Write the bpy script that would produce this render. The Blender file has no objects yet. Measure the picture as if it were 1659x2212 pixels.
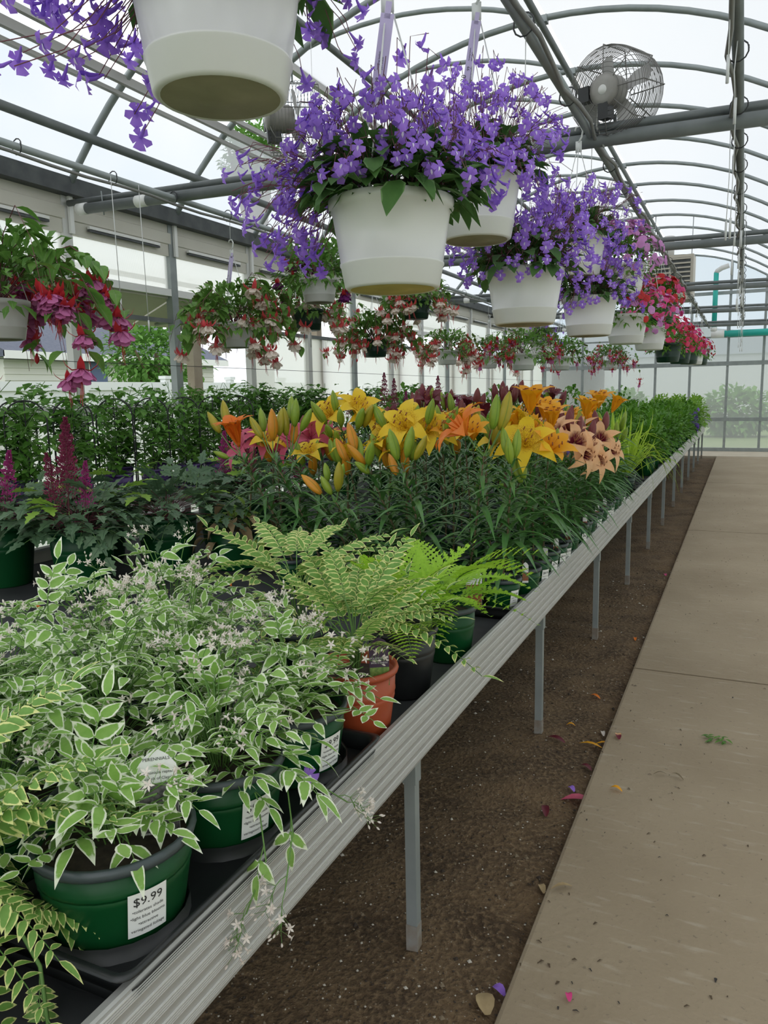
import bpy, math, random
from mathutils import Vector as V, Matrix

# ---------------------------------------------------------------- camera
SC = bpy.context.scene
COL = SC.collection
FPX, CX, CY, CAMH = 1659.0, 829.5, 1106.0, 1.264      # image 1659 x 2212
_yd = V((1608 - CX, 832 - CY, FPX)).normalized()       # house axis as seen by the camera
_xd = -V((-2769 - CX, 921 - CY, FPX)).normalized()     # across the house
_xd = (_xd - _yd * _xd.dot(_yd)).normalized()
_zd = _xd.cross(_yd)
if _zd.y > 0: _zd = -_zd
def ray(px, py):
    v = V((px - CX, py - CY, FPX)); return V((v.dot(_xd), v.dot(_yd), v.dot(_zd)))
def on_z(px, py, z):
    r = ray(px, py); t = (z - CAMH) / r.z; return V((r.x * t, r.y * t, z))
def on_y(px, py, y):
    r = ray(px, py); t = y / r.y; return V((r.x * t, y, CAMH + r.z * t))
def on_x(px, py, x):
    r = ray(px, py); t = x / r.x; return V((x, r.y * t, CAMH + r.z * t))
cam = bpy.data.cameras.new('camera'); camo = bpy.data.objects.new('camera', cam); COL.objects.link(camo)
rt = V((_xd.x, _yd.x, _zd.x)); dn = V((_xd.y, _yd.y, _zd.y)); fw = V((_xd.z, _yd.z, _zd.z))
camo.matrix_world = Matrix(((rt.x, -dn.x, -fw.x, 0), (rt.y, -dn.y, -fw.y, 0), (rt.z, -dn.z, -fw.z, CAMH), (0, 0, 0, 1)))
cam.sensor_fit = 'VERTICAL'; cam.sensor_height = 36; cam.lens = FPX * 36 / 2212; cam.clip_end = 400; cam.clip_start = .02
SC.camera = camo

# ---------------------------------------------------------------- overcast sky, exposure
W = bpy.data.worlds.new('world'); SC.world = W; W.use_nodes = True
wn = W.node_tree; bg = wn.nodes['Background']
tc = wn.nodes.new('ShaderNodeTexCoord'); nz = wn.nodes.new('ShaderNodeTexNoise'); rp = wn.nodes.new('ShaderNodeValToRGB')
nz.inputs['Scale'].default_value = 2.2; nz.inputs['Detail'].default_value = 4
rp.color_ramp.elements[0].position = .36; rp.color_ramp.elements[0].color = (.66, .78, .90, 1)
rp.color_ramp.elements[1].position = .56; rp.color_ramp.elements[1].color = (1, .995, .98, 1)
wn.links.new(tc.outputs['Generated'], nz.inputs['Vector']); wn.links.new(nz.outputs['Fac'], rp.inputs['Fac'])
wn.links.new(rp.outputs['Color'], bg.inputs['Color']); bg.inputs['Strength'].default_value = 1.5
vs = SC.view_settings
vs.view_transform = 'Standard'; vs.look = 'None'; vs.gamma = 1; vs.use_curve_mapping = False; vs.exposure = 0.13
SC.cycles.max_bounces = 8; SC.cycles.diffuse_bounces = 4; SC.cycles.transparent_max_bounces = 12

# ---------------------------------------------------------------- mesh helpers
RN = random.Random(11)
U = RN.uniform
class MB:
    def __init__(s): s.v = []; s.f = []; s.uv = []; s.mi = []
    def vt(s, p): s.v.append((p[0], p[1], p[2])); return len(s.v) - 1
    def fc(s, ids, uvs=None, m=0):
        s.f.append(tuple(ids)); s.uv.append(uvs or [(.5, .5)] * len(ids)); s.mi.append(m)
    def blade(s, path, up, wid, fold=.15, m=0, start=None, both=True):
        """a leaf or petal along a path: three points across each station, u across, v along"""
        n = len(path); rows = []
        for i, p in enumerate(path):
            t = (path[min(i + 1, n - 1)] - path[max(i - 1, 0)])
            t = t.normalized() if t.length > 1e-9 else V((0, 0, 1))
            sd = t.cross(up); sd = sd.normalized() if sd.length > 1e-6 else t.orthogonal().normalized()
            nm = sd.cross(t); w = wid[i]
            if i == n - 1: rows.append((s.vt(p),)); continue
            c = start if (i == 0 and start is not None) else s.vt(p)
            rows.append((s.vt(p - sd * w + nm * (fold * w)), c, s.vt(p + sd * w + nm * (fold * w))))
        for i in range(n - 1):
            a, b = rows[i], rows[i + 1]; v0 = i / (n - 1); v1 = (i + 1) / (n - 1)
            if len(b) == 1:
                s.fc((a[0], a[1], b[0]), [(0, v0), (.5, v0), (.5, v1)], m); s.fc((a[1], a[2], b[0]), [(.5, v0), (1, v0), (.5, v1)], m)
            else:
                s.fc((a[0], a[1], b[1], b[0]), [(0, v0), (.5, v0), (.5, v1), (0, v1)], m)
                s.fc((a[1], a[2], b[2], b[1]), [(.5, v0), (1, v0), (1, v1), (.5, v1)], m)
        return rows
    def tube(s, path, r, n=6, m=0, caps=True):
        k = len(path); rings = []; ref = None
        for i, p in enumerate(path):
            p = V(p); t = (V(path[min(i + 1, k - 1)]) - V(path[max(i - 1, 0)]))
            t = t.normalized() if t.length > 1e-9 else V((0, 0, 1))
            if ref is None: ref = t.orthogonal().normalized()
            a = (ref - t * ref.dot(t)); a = a.normalized() if a.length > 1e-6 else t.orthogonal().normalized()
            ref = a; b = t.cross(a); rr = r[i] if isinstance(r, (list, tuple)) else r
            rings.append([s.vt(p + (a * math.cos(6.28319 * j / n) + b * math.sin(6.28319 * j / n)) * rr) for j in range(n)])
        for i in range(k - 1):
            for j in range(n):
                s.fc((rings[i][j], rings[i][(j + 1) % n], rings[i + 1][(j + 1) % n], rings[i + 1][j]), [(j / n, i / (k - 1)), ((j + 1) / n, i / (k - 1)), ((j + 1) / n, (i + 1) / (k - 1)), (j / n, (i + 1) / (k - 1))], m)
        if caps: s.fc(rings[0][::-1], None, m); s.fc(rings[-1], None, m)
        return rings
    def lathe(s, prof, n=28, c=(0, 0, 0), m=0):
        rings = []
        for r, z in prof:
            if r < 1e-6: rings.append([s.vt((c[0], c[1], c[2] + z))])
            else: rings.append([s.vt((c[0] + r * math.cos(6.28319 * j / n), c[1] + r * math.sin(6.28319 * j / n), c[2] + z)) for j in range(n)])
        for i in range(len(rings) - 1):
            a, b = rings[i], rings[i + 1]
            for j in range(n):
                j2 = (j + 1) % n; q = [a[j], a[j2], b[j2], b[j]] if len(a) > 1 and len(b) > 1 else ([a[0], b[j2], b[j]] if len(a) == 1 else [a[j], a[j2], b[0]])
                s.fc(q, None, m)
    def box(s, c, d, m=0, rz=0, bev=0):
        cz, sz = math.cos(rz), math.sin(rz); ids = []
        for z in (-.5, .5):
            for x, y in ((-.5, -.5), (.5, -.5), (.5, .5), (-.5, .5)):
                X, Y = x * d[0], y * d[1]
                ids.append(s.vt((c[0] + X * cz - Y * sz, c[1] + X * sz + Y * cz, c[2] + z * d[2])))
        for q in ((3, 2, 1, 0), (4, 5, 6, 7), (0, 1, 5, 4), (1, 2, 6, 5), (2, 3, 7, 6), (3, 0, 4, 7)):
            s.fc([ids[k] for k in q], [(0, 0), (1, 0), (1, 1), (0, 1)], m)
    def extrude_y(s, prof, y0, y1, m=0, closed=True, ns=1):
        k = len(prof); rows = [[s.vt((x, y0 + (y1 - y0) * i / ns, z)) for x, z in prof] for i in range(ns + 1)]
        for i in range(ns):
            for j in range(k if closed else k - 1):
                s.fc((rows[i][j], rows[i][(j + 1) % k], rows[i + 1][(j + 1) % k], rows[i + 1][j]), None, m)
        if closed: s.fc(rows[0][::-1], None, m); s.fc(rows[-1], None, m)
    def mesh(s, name, mats, smooth=True):
        me = bpy.data.meshes.new(name); me.from_pydata(s.v, [], s.f)
        for x in (mats if isinstance(mats, (list, tuple)) else [mats]): me.materials.append(x)
        uvl = me.uv_layers.new(name='UVMap'); flat = []
        for fu in s.uv:
            for q in fu: flat.extend(q)
        uvl.data.foreach_set('uv', flat)
        me.polygons.foreach_set('material_index', s.mi)
        if smooth: me.polygons.foreach_set('use_smooth', [True] * len(s.f))
        me.update(); return me
    def build(s, name, mats, parent=None, smooth=True, loc=None):
        o = bpy.data.objects.new(name, s.mesh(name, mats, smooth)); COL.objects.link(o)
        if parent: o.parent = parent
        if loc is not None: o.location = loc
        return o
def inst(me, name, parent, loc, rot=None, sc=1.0):
    o = bpy.data.objects.new(name, me); COL.objects.link(o); o.parent = parent
    m = (rot.to_4x4() if rot is not None else Matrix.Identity(4))
    if sc != 1.0: m = m @ Matrix.Scale(sc, 4)
    m.translation = loc; o.matrix_basis = m; return o
def orient(y, up=V((0, 0, 1))):
    """rotation taking local +Y to y with local +Z as near up as may be"""
    y = y.normalized(); x = y.cross(up)
    x = x.normalized() if x.length > 1e-5 else y.orthogonal().normalized()
    z = x.cross(y); return Matrix((x, y, z)).transposed()
def sph(az, el, r=1.0): return V((math.cos(az) * math.cos(el), math.sin(az) * math.cos(el), math.sin(el))) * r
def thing(name, label, cat, loc, group=None):
    o = bpy.data.objects.new(name, None); COL.objects.link(o); o.location = loc; o.empty_display_size = .05
    o['label'] = label; o['category'] = cat
    if group: o['group'] = group
    return o
def tag(o, label, cat, group=None):
    o['label'] = label; o['category'] = cat
    if group: o['group'] = group
    return o
def struct(o): o['kind'] = 'structure'; return o
def curve_pts(a, b, sag=0.0, n=8):
    a, b = V(a), V(b); return [a.lerp(b, i / n) + V((0, 0, -sag * 4 * (i / n) * (1 - i / n))) for i in range(n + 1)]

# ---------------------------------------------------------------- materials
def newmat(name):
    m = bpy.data.materials.new(name); m.use_nodes = True; nt = m.node_tree
    return m, nt, nt.nodes['Principled BSDF']
def N(nt, t, **kw):
    n = nt.nodes.new('ShaderNode' + t)
    for k, v in kw.items():
        if k in n.inputs.keys(): n.inputs[k].default_value = v
        else: setattr(n, k, v)
    return n
def mixc(nt, fac, a, b):
    n = nt.nodes.new('ShaderNodeMix'); n.data_type = 'RGBA'
    for sock, val in ((n.inputs[0], fac), (n.inputs[6], a), (n.inputs[7], b)):
        if hasattr(val, 'is_linked') or hasattr(val, 'links'): nt.links.new(val, sock)
        elif isinstance(val, (int, float)): sock.default_value = val
        else: sock.default_value = (*val, 1)
    return n.outputs[2]
def mth(nt, op, a, b=0.0, c=None):
    n = nt.nodes.new('ShaderNodeMath'); n.operation = op
    for i, val in enumerate((a, b) if c is None else (a, b, c)):
        if isinstance(val, (int, float)): n.inputs[i].default_value = val
        else: nt.links.new(val, n.inputs[i])
    return n.outputs[0]
def step(nt, x, lo, hi):
    n = nt.nodes.new('ShaderNodeMapRange'); n.inputs[1].default_value = lo; n.inputs[2].default_value = hi
    nt.links.new(x, n.inputs[0]); return n.outputs[0]
def simple(name, c, rough=.5, metal=0.0, c2=None, nscale=6.0, bump=0.0, spec=.5):
    m, nt, b = newmat(name); b.inputs['Roughness'].default_value = rough; b.inputs['Metallic'].default_value = metal
    b.inputs['Specular IOR Level'].default_value = spec
    if c2 or bump:
        co = N(nt, 'TexCoord'); n1 = N(nt, 'TexNoise', Scale=nscale, Detail=5.0); nt.links.new(co.outputs['Object'], n1.inputs['Vector'])
        nt.links.new(mixc(nt, step(nt, n1.outputs['Fac'], .3, .7), c, c2 or c), b.inputs['Base Color'])
        if bump:
            bp = N(nt, 'Bump', Strength=bump); nt.links.new(n1.outputs['Fac'], bp.inputs['Height']); nt.links.new(bp.outputs['Normal'], b.inputs['Normal'])
    else: b.inputs['Base Color'].default_value = (*c, 1)
    return m
def leafmat(name, c1, c2, rough=.5, tr=.25, margin=None, mw=.72, vein=None, centre=None, spots=None, base=None, spec=.4, nsc=60.0):
    """leaf or petal: colour differs from piece to piece; margin, midrib, throat and freckles follow the piece's own outline"""
    m, nt, b = newmat(name); b.inputs['Roughness'].default_value = rough; b.inputs['Specular IOR Level'].default_value = spec
    oi = N(nt, 'ObjectInfo'); co = N(nt, 'TexCoord'); n1 = N(nt, 'TexNoise', Scale=nsc, Detail=3.0); nt.links.new(co.outputs['Object'], n1.inputs['Vector'])
    f = mth(nt, 'ADD', mth(nt, 'MULTIPLY', oi.outputs['Random'], .5), mth(nt, 'MULTIPLY', step(nt, n1.outputs['Fac'], .3, .7), .5))
    col = mixc(nt, f, c1, c2)
    uv = N(nt, 'UVMap'); sp = N(nt, 'SeparateXYZ'); nt.links.new(uv.outputs['UV'], sp.inputs[0])
    a = mth(nt, 'MULTIPLY', mth(nt, 'ABSOLUTE', mth(nt, 'SUBTRACT', sp.outputs[0], .5)), 2.0)
    if vein: col = mixc(nt, step(nt, a, .12, .04), col, vein)
    if base: col = mixc(nt, step(nt, mth(nt, 'ADD', sp.outputs[1], mth(nt, 'MULTIPLY', n1.outputs['Fac'], .25)), .62, .42), col, base)
    if centre: col = mixc(nt, step(nt, sp.outputs[1], .32, .2), col, centre)
    if margin:
        e = mth(nt, 'ADD', mth(nt, 'MAXIMUM', a, mth(nt, 'MULTIPLY', sp.outputs[1], .87)), mth(nt, 'MULTIPLY', mth(nt, 'SUBTRACT', n1.outputs['Fac'], .5), .45))
        col = mixc(nt, step(nt, e, mw - .03, mw + .05), col, margin)
    if spots:
        vo = N(nt, 'TexVoronoi', Scale=420.0); nt.links.new(co.outputs['Object'], vo.inputs['Vector'])
        k = mth(nt, 'MULTIPLY', step(nt, vo.outputs['Distance'], .42, .3), step(nt, sp.outputs[1], .62, .45))
        col = mixc(nt, k, col, spots)
    nt.links.new(col, b.inputs['Base Color'])
    if tr > 0:
        t = N(nt, 'BsdfTranslucent'); nt.links.new(col, t.inputs['Color']); mx = N(nt, 'MixShader', Fac=tr)
        nt.links.new(b.outputs[0], mx.inputs[1]); nt.links.new(t.outputs[0], mx.inputs[2]); nt.links.new(mx.outputs[0], nt.nodes['Material Output'].inputs[0])
    return m
def filmmat(name, tint, clear, rib=0.0, wr=.15, nsc=1.5):
    """milky greenhouse covering: part clear, part scattering"""
    m, nt, b = newmat(name); nt.nodes.remove(b)
    t = N(nt, 'BsdfTranslucent', Color=(*tint, 1)); p = N(nt, 'BsdfTransparent', Color=(*tint, 1)); d = N(nt, 'BsdfDiffuse', Color=(*tint, 1))
    co = N(nt, 'TexCoord'); n1 = N(nt, 'TexNoise', Scale=nsc, Detail=4.0); nt.links.new(co.outputs['Object'], n1.inputs['Vector'])
    bp = N(nt, 'Bump', Strength=wr); bp.inputs['Distance'].default_value = .1; nt.links.new(n1.outputs['Fac'], bp.inputs['Height'])
    nt.links.new(bp.outputs['Normal'], t.inputs['Normal'])
    m1 = N(nt, 'MixShader', Fac=.12); nt.links.new(t.outputs[0], m1.inputs[1]); nt.links.new(d.outputs[0], m1.inputs[2])
    m2 = N(nt, 'MixShader', Fac=clear); nt.links.new(m1.outputs[0], m2.inputs[1]); nt.links.new(p.outputs[0], m2.inputs[2])
    if rib:
        wv = N(nt, 'TexWave', Scale=rib, wave_type='BANDS', bands_direction='Y'); nt.links.new(co.outputs['Object'], wv.inputs['Vector'])
        nt.links.new(mth(nt, 'ADD', mth(nt, 'MULTIPLY', wv.outputs['Fac'], .12), clear - .06), m2.inputs[0])
    nt.links.new(m2.outputs[0], nt.nodes['Material Output'].inputs[0]); return m
galv = simple('galvanised', (.26, .29, .29), .5, .35, (.33, .36, .36), 9)
galv_dk = simple('dark_pipe', (.12, .135, .135), .5, .2, (.17, .185, .185), 8)
alu = simple('aluminium', (.38, .375, .365), .45, .4, (.45, .44, .425), 3)
alu_rib_lit = simple('lit_rib_aluminium', (.72, .71, .69), .35, .3)  # rail ribs coloured paler: the light their ridge tops catch is painted in
alu_lite = simple('aluminium_pale', (.6, .6, .58), .45, .2)
rust = simple('rusty_foot', (.22, .17, .13), .8, 0, (.27, .26, .24), 40)
film = filmmat('roof_film', (.69, .695, .70), .14)
film_clear = filmmat('side_film', (.70, .72, .74), .5, 0, .1)
end_pane = filmmat('end_pane', (.86, .87, .87), .68, 0, .1)
poly = filmmat('polycarbonate', (.95, .955, .94), .42, 55.0, .05)
panel_tan = simple('tan_panel', (.62, .60, .53), .6, 0, (.56, .54, .47), 2.5)
white_paint = simple('white_paint', (.8, .8, .78), .45)
gutter_dk = simple('gutter_black', (.045, .05, .055), .6, 0, (.09, .1, .1), 10)
wood = simple('weathered_wood', (.42, .33, .25), .8, 0, (.55, .47, .38), 7)
black_plastic = simple('black_plastic', (.012, .013, .014), .38, 0, (.02, .022, .023), 20)
fabric = simple('weed_fabric', (.022, .024, .027), .62, 0, (.045, .047, .05), 9, .2)
pot_green = simple('green_pot', (.003, .055, .015), .36, 0, (.005, .068, .019), 5, 0, .3)
pot_dkgreen = simple('dark_green_pot', (.008, .035, .022), .4)
rim_grey = simple('grey_pot_rim', (.05, .065, .07), .35)
pot_purple = simple('purple_pot', (.07, .035, .16), .4)
pot_white = simple('white_pot', (.72, .715, .705), .3, 0, (.68, .675, .66), 4)
pot_olive_brown = simple('olive_brown_base', (.30, .27, .18), .7, 0, (.22, .2, .13), 14)  # mottled olive-brown for the basket base plates
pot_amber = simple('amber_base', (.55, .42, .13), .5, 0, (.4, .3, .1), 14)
pot_orange = simple('orange_pot', (.42, .075, .025), .42, 0, (.36, .06, .02), 6)
potmix = simple('potting_soil', (.02, .014, .01), .95, 0, (.05, .035, .025), 90, .8)
label_white = simple('label_white', (.8, .8, .79), .5)
ink = simple('label_ink', (.02, .02, .02), .6)
label_grey = simple('label_photo', (.05, .045, .05), .5, 0, (.22, .2, .21), 160)
label_red = simple('label_red_photo', (.45, .06, .03), .5, 0, (.1, .12, .04), 120)
label_green = simple('label_green_photo', (.06, .18, .03), .5, 0, (.3, .4, .1), 120)
tag_lilac = simple('lilac_tag', (.50, .43, .66), .5)
tag_plum = simple('plum_tag', (.05, .02, .06), .4)
wire_white = simple('white_hanger', (.66, .67, .66), .4)
wire_dark = simple('dark_wire', (.03, .032, .035), .5)
stem_red = simple('red_stem', (.16, .045, .06), .6)
stem_green = simple('green_stem', (.13, .26, .06), .6)
stem_brown = simple('brown_stem', (.14, .10, .05), .6)
M_strep = leafmat('lavender_petal', (.31, .135, .72), (.47, .26, .90), .55, .35)
M_throat = simple('pale_throat', (.7, .62, .85), .6)
M_strepleaf = leafmat('felted_leaf', (.05, .13, .03), (.10, .22, .055), .65, .2, margin=(.17, .30, .11), mw=.86)
M_fleaf = leafmat('fuchsia_leaf', (.085, .22, .04), (.19, .36, .065), .5, .25, vein=(.2, .32, .11))
M_sepal = leafmat('scarlet_sepal', (.52, .025, .035), (.64, .05, .06), .4, .2)
M_sepal_pk = leafmat('coral_sepal', (.64, .05, .07), (.74, .12, .12), .45, .25)
M_skirt = leafmat('magenta_skirt', (.56, .14, .34), (.68, .25, .50), .5, .3)
M_skirt_w = leafmat('cream_skirt', (.82, .72, .62), (.88, .80, .72), .5, .3)
M_skirt_p = leafmat('plum_skirt', (.16, .02, .16), (.26, .04, .2), .5, .2)
M_imp_pink = leafmat('hot_pink_petal', (.68, .045, .22), (.75, .09, .30), .5, .3)
M_imp_red = leafmat('red_petal', (.52, .012, .02), (.62, .03, .03), .5, .25)
M_imp_lilac = leafmat('lilac_petal', (.60, .22, .58), (.70, .33, .66), .5, .3)
M_imp_rose = leafmat('rose_petal', (.70, .035, .11), (.74, .06, .16), .5, .3)
M_bush = leafmat('bush_leaf', (.05, .17, .015), (.14, .32, .03), .5, .25, nsc=14.0)
M_bush_lt = leafmat('light_bush_leaf', (.17, .36, .035), (.28, .48, .07), .5, .3, nsc=14.0)
M_lilyleaf = leafmat('lily_leaf', (.042, .145, .032), (.10, .24, .055), .3, .15, vein=(.10, .22, .07), spec=.6)
M_l_orange = leafmat('orange_petal', (.80, .17, .01), (.85, .24, .02), .5, .3)
M_l_gold = leafmat('gold_petal', (.84, .36, .008), (.88, .43, .015), .5, .3)
M_l_yellow = leafmat('yellow_petal', (.84, .56, .012), (.88, .62, .03), .5, .3, spots=(.35, .05, .005))
M_l_pink = leafmat('pink_petal', (.60, .09, .17), (.68, .15, .24), .5, .3)
M_l_peach = leafmat('peach_petal', (.86, .46, .22), (.90, .56, .32), .5, .3, base=(.16, .01, .03))
M_l_wine = leafmat('wine_petal', (.10, .01, .02), (.16, .02, .035), .45, .2)
M_b_green = leafmat('green_bud', (.20, .32, .03), (.30, .38, .04), .4, .1, vein=(.13, .24, .02))
M_b_olive = leafmat('olive_bud', (.34, .30, .02), (.44, .34, .03), .4, .1, vein=(.2, .24, .02))
M_b_orange = leafmat('orange_bud', (.60, .22, .015), (.66, .29, .02), .4, .1, vein=(.3, .22, .02))
M_b_wine = leafmat('wine_bud', (.15, .02, .03), (.2, .05, .04), .4, .1)
M_anther = simple('anther', (.25, .07, .01), .7)
M_pol = leafmat('white_edged_leaf', (.21, .42, .07), (.34, .54, .14), .5, .3, margin=(.90, .94, .76), mw=.70, nsc=90)
M_polbud = leafmat('blush_bud', (.80, .70, .64), (.86, .80, .74), .5, .3)
M_brise = leafmat('yellow_edged_leaf', (.15, .32, .06), (.23, .42, .09), .5, .28, margin=(.80, .80, .33), mw=.70, nsc=90)
M_fern = leafmat('lime_fern', (.30, .56, .03), (.44, .70, .07), .5, .33)
M_ast = leafmat('astilbe_leaf', (.07, .14, .075), (.13, .22, .11), .42, .18, vein=(.05, .10, .05))
M_ast_lt = leafmat('young_astilbe_leaf', (.22, .42, .05), (.31, .50, .08), .5, .28)
M_plume = leafmat('burgundy_plume', (.22, .025, .075), (.34, .06, .13), .8, .2, nsc=150)
M_plume_m = leafmat('magenta_plume', (.34, .025, .17), (.46, .06, .26), .8, .2, nsc=150)
M_clem = leafmat('clematis_leaf', (.07, .22, .03), (.19, .40, .065), .5, .28)
M_grass = leafmat('yellow_green_blade', (.33, .52, .035), (.48, .66, .08), .45, .33)
M_violet = leafmat('violet_petal', (.13, .06, .38), (.19, .10, .5), .5, .25)
M_dead = leafmat('dead_leaf', (.35, .25, .13), (.48, .36, .2), .8, .2)
M_tree = leafmat('tree_leaf', (.12, .28, .05), (.20, .40, .09), .6, .3, nsc=2.0)

# ================================================================ THE HOUSE
XL, XR, X0, RAD, ZC = -3.83, 1.09, -1.37, 3.064, .704
YS = [3.70 + .976 * k for k in range(-5, 14)]          # hoop stations
YB, YE = YS[0], YS[-1]
def arc(x): return ZC + math.sqrt(RAD * RAD - (x - X0) ** 2)
def arc_pts(xa, xb, n): 
    a0 = math.asin((xa - X0) / RAD); a1 = math.asin((xb - X0) / RAD)
    return [(X0 + RAD * math.sin(a0 + (a1 - a0) * i / n), ZC + RAD * math.cos(a0 + (a1 - a0) * i / n)) for i in range(n + 1)]
XV = -3.32                                             # foot of the roof vent
FL = math.radians(22.6)
def flap(x, z, lift=FL):
    dx, dz = x - X0, z - arc(X0); c, s_ = math.cos(-lift), math.sin(-lift); return (X0 + dx * c - dz * s_, arc(X0) + dx * s_ + dz * c)
flap_arc = [flap(x, z) for x, z in arc_pts(XV, X0 - .02, 12)]

# ground, soil bed, walkway
soil = newmat('bed_soil'); ms, nt, b = soil
co = N(nt, 'TexCoord'); n1 = N(nt, 'TexNoise', Scale=5.0, Detail=8.0); n2 = N(nt, 'TexNoise', Scale=70.0, Detail=4.0); vo = N(nt, 'TexVoronoi', Scale=95.0)
for q in (n1, n2, vo): nt.links.new(co.outputs['Object'], q.inputs['Vector'])
c = mixc(nt, step(nt, n1.outputs['Fac'], .35, .65), (.062, .036, .017), (.15, .094, .048))
c = mixc(nt, step(nt, n2.outputs['Fac'], .45, .7), c, (.20, .132, .072))
c = mixc(nt, mth(nt, 'MULTIPLY', step(nt, vo.outputs['Distance'], .17, .1), step(nt, n2.outputs['Fac'], .5, .6)), c, (.42, .38, .32))
nt.links.new(c, b.inputs['Base Color']); b.inputs['Roughness'].default_value = .95
bp = N(nt, 'Bump', Strength=.9); bp.inputs['Distance'].default_value = .02; nt.links.new(n2.outputs['Fac'], bp.inputs['Height']); nt.links.new(bp.outputs['Normal'], b.inputs['Normal'])
conc = newmat('walk_concrete'); mc, nt, b = conc
co = N(nt, 'TexCoord'); mp = N(nt, 'Mapping'); mp.inputs['Scale'].default_value = (2.2, 11, 1); n1 = N(nt, 'TexNoise', Scale=1.6, Detail=7.0); n2 = N(nt, 'TexNoise', Scale=4.0, Detail=8.0); n3 = N(nt, 'TexNoise', Scale=60.0, Detail=3.0)
nt.links.new(co.outputs['Object'], mp.inputs['Vector']); nt.links.new(mp.outputs[0], n2.inputs['Vector']); nt.links.new(co.outputs['Object'], n1.inputs['Vector']); nt.links.new(co.outputs['Object'], n3.inputs['Vector'])
c = mixc(nt, step(nt, n1.outputs['Fac'], .3, .7), (.275, .212, .14), (.355, .282, .195))
c = mixc(nt, mth(nt, 'MULTIPLY', step(nt, n2.outputs['Fac'], .58, .75), .5), c, (.46, .40, .32))
c = mixc(nt, mth(nt, 'MULTIPLY', step(nt, n3.outputs['Fac'], .64, .72), .55), c, (.15, .12, .09))
nt.links.new(c, b.inputs['Base Color']); b.inputs['Roughness'].default_value = .85
bp = N(nt, 'Bump', Strength=.25); bp.inputs['Distance'].default_value = .01; nt.links.new(n3.outputs['Fac'], bp.inputs['Height']); nt.links.new(bp.outputs['Normal'], b.inputs['Normal'])

grass = simple('outside_grass', (.13, .19, .06), .9, 0, (.19, .25, .09), 3)
g = MB(); g.vt((-60, -20, -.08)); g.vt((40, -20, -.08)); g.vt((40, 70, -.08)); g.vt((-60, 70, -.08)); g.fc((0, 1, 2, 3))
struct(g.build('ground', grass))
fl = MB(); nx, ny = 90, 260
x0_, x1_, y0_, y1_ = XL - .1, XR + .1, .2, 15.3
import mathutils.noise as mn
def soil_z(x, y): return -.03 + .022 * mn.noise(V((x * 2.2, y * 2.2, 3))) + .012 * mn.noise(V((x * 9, y * 9, 7))) + .007 * mn.noise(V((x * 30, y * 30, 1)))
xs = [-3.9 + (3.5) * i / nx for i in range(nx + 1)]; ys = [-.6 + 15.9 * (j / ny) ** 1.35 for j in range(ny + 1)]
for y in ys:
    for x in xs: fl.vt((x, y, soil_z(x, y) - (.012 if x > -.42 else 0)))
for j in range(ny):
    for i in range(nx): k = j * (nx + 1) + i; fl.fc((k, k + 1, k + nx + 2, k + nx + 1))
floor = struct(fl.build('floor', ms))
XS = -.402
joints = [-1.6, 3.51, 7.24, 10.95, 15.13]
for k in range(len(joints) - 1):
    s = MB(); y0, y1 = joints[k] + .006, joints[k + 1] - .006; bv = .012
    prof = [(XS, -.07), (XS, -bv), (XS + .004, -.003), (XS + bv, 0), (XR + .05, 0), (XR + .05, -.07)]
    s.extrude_y(prof, y0, y1); s.build('slab', mc, floor, smooth=False)
s = MB(); s.extrude_y([(XL - .05, -.07), (XL - .05, .002), (XR + .05, .002), (XR + .05, -.07)], 15.142, YE + .25); s.build('slab', simple('pale_concrete', (.42, .36, .28), .85, 0, (.5, .44, .35), 4), floor, smooth=False)
pb = MB()
for _ in range(5200):
    y = .6 + 5.2 * RN.random() ** 1.8; x = U(-1.0, -.405); r = U(.0012, .0042) * (1 + (RN.random() < .06) * 1.2); c = V((x, y, soil_z(x, y) + r * .3))
    ids = [pb.vt(c + V((r * U(.7, 1.2), 0, 0))), pb.vt(c + V((0, r * U(.7, 1.2), 0))), pb.vt(c - V((r * U(.7, 1.2), 0, 0))), pb.vt(c - V((0, r * U(.7, 1.2), 0))), pb.vt(c + V((0, 0, r * U(.5, 1))))]
    mi = 0 if RN.random() < .5 else (1 if RN.random() < .62 else 2)
    for q in range(4): pb.fc((ids[q], ids[(q + 1) % 4], ids[4]), None, mi)
o = pb.build('soil_crumbs', [simple('crumb_dark', (.04, .028, .02), .9), simple('crumb_tan', (.19, .145, .095), .9), simple('crumb_perlite', (.5, .46, .4), .9)], floor, False); o['kind'] = 'stuff'

# roof: covering, hoops, vent flap, purlins
def sheet(prof, y0, y1, sag, ny_=3):
    s = MB(); k = len(prof); rows = []
    for i in range(ny_ + 1):
        t = i / ny_; rows.append([s.vt((x, y0 + (y1 - y0) * t, z - sag * 4 * t * (1 - t))) for x, z in prof])
    for i in range(ny_):
        for j in range(k - 1): s.fc((rows[i][j], rows[i][j + 1], rows[i + 1][j + 1], rows[i + 1][j]))
    return s
ceiling = struct(bpy.data.objects.new('ceiling', None)); COL.objects.link(ceiling)
for k in range(len(YS) - 1):
    y0, y1 = YS[k], YS[k + 1]
    sheet([(x, z + .024) for x, z in arc_pts(X0 + .02, XR, 22)], y0, y1, .012).build('film_panel', film, ceiling)
    sheet([(x, z + .024) for x, z in arc_pts(XL, XV, 8)], y0, y1, .01).build('film_panel', film_clear, ceiling)
    sheet([(x, z + .024) for x, z in flap_arc], y0, y1, .015).build('vent_film', film, ceiling)
def square_tube(path, w, m):
    s = MB(); s.tube([V(p) for p in path], w * .707, 4, m); return s
hoopm = None
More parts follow.
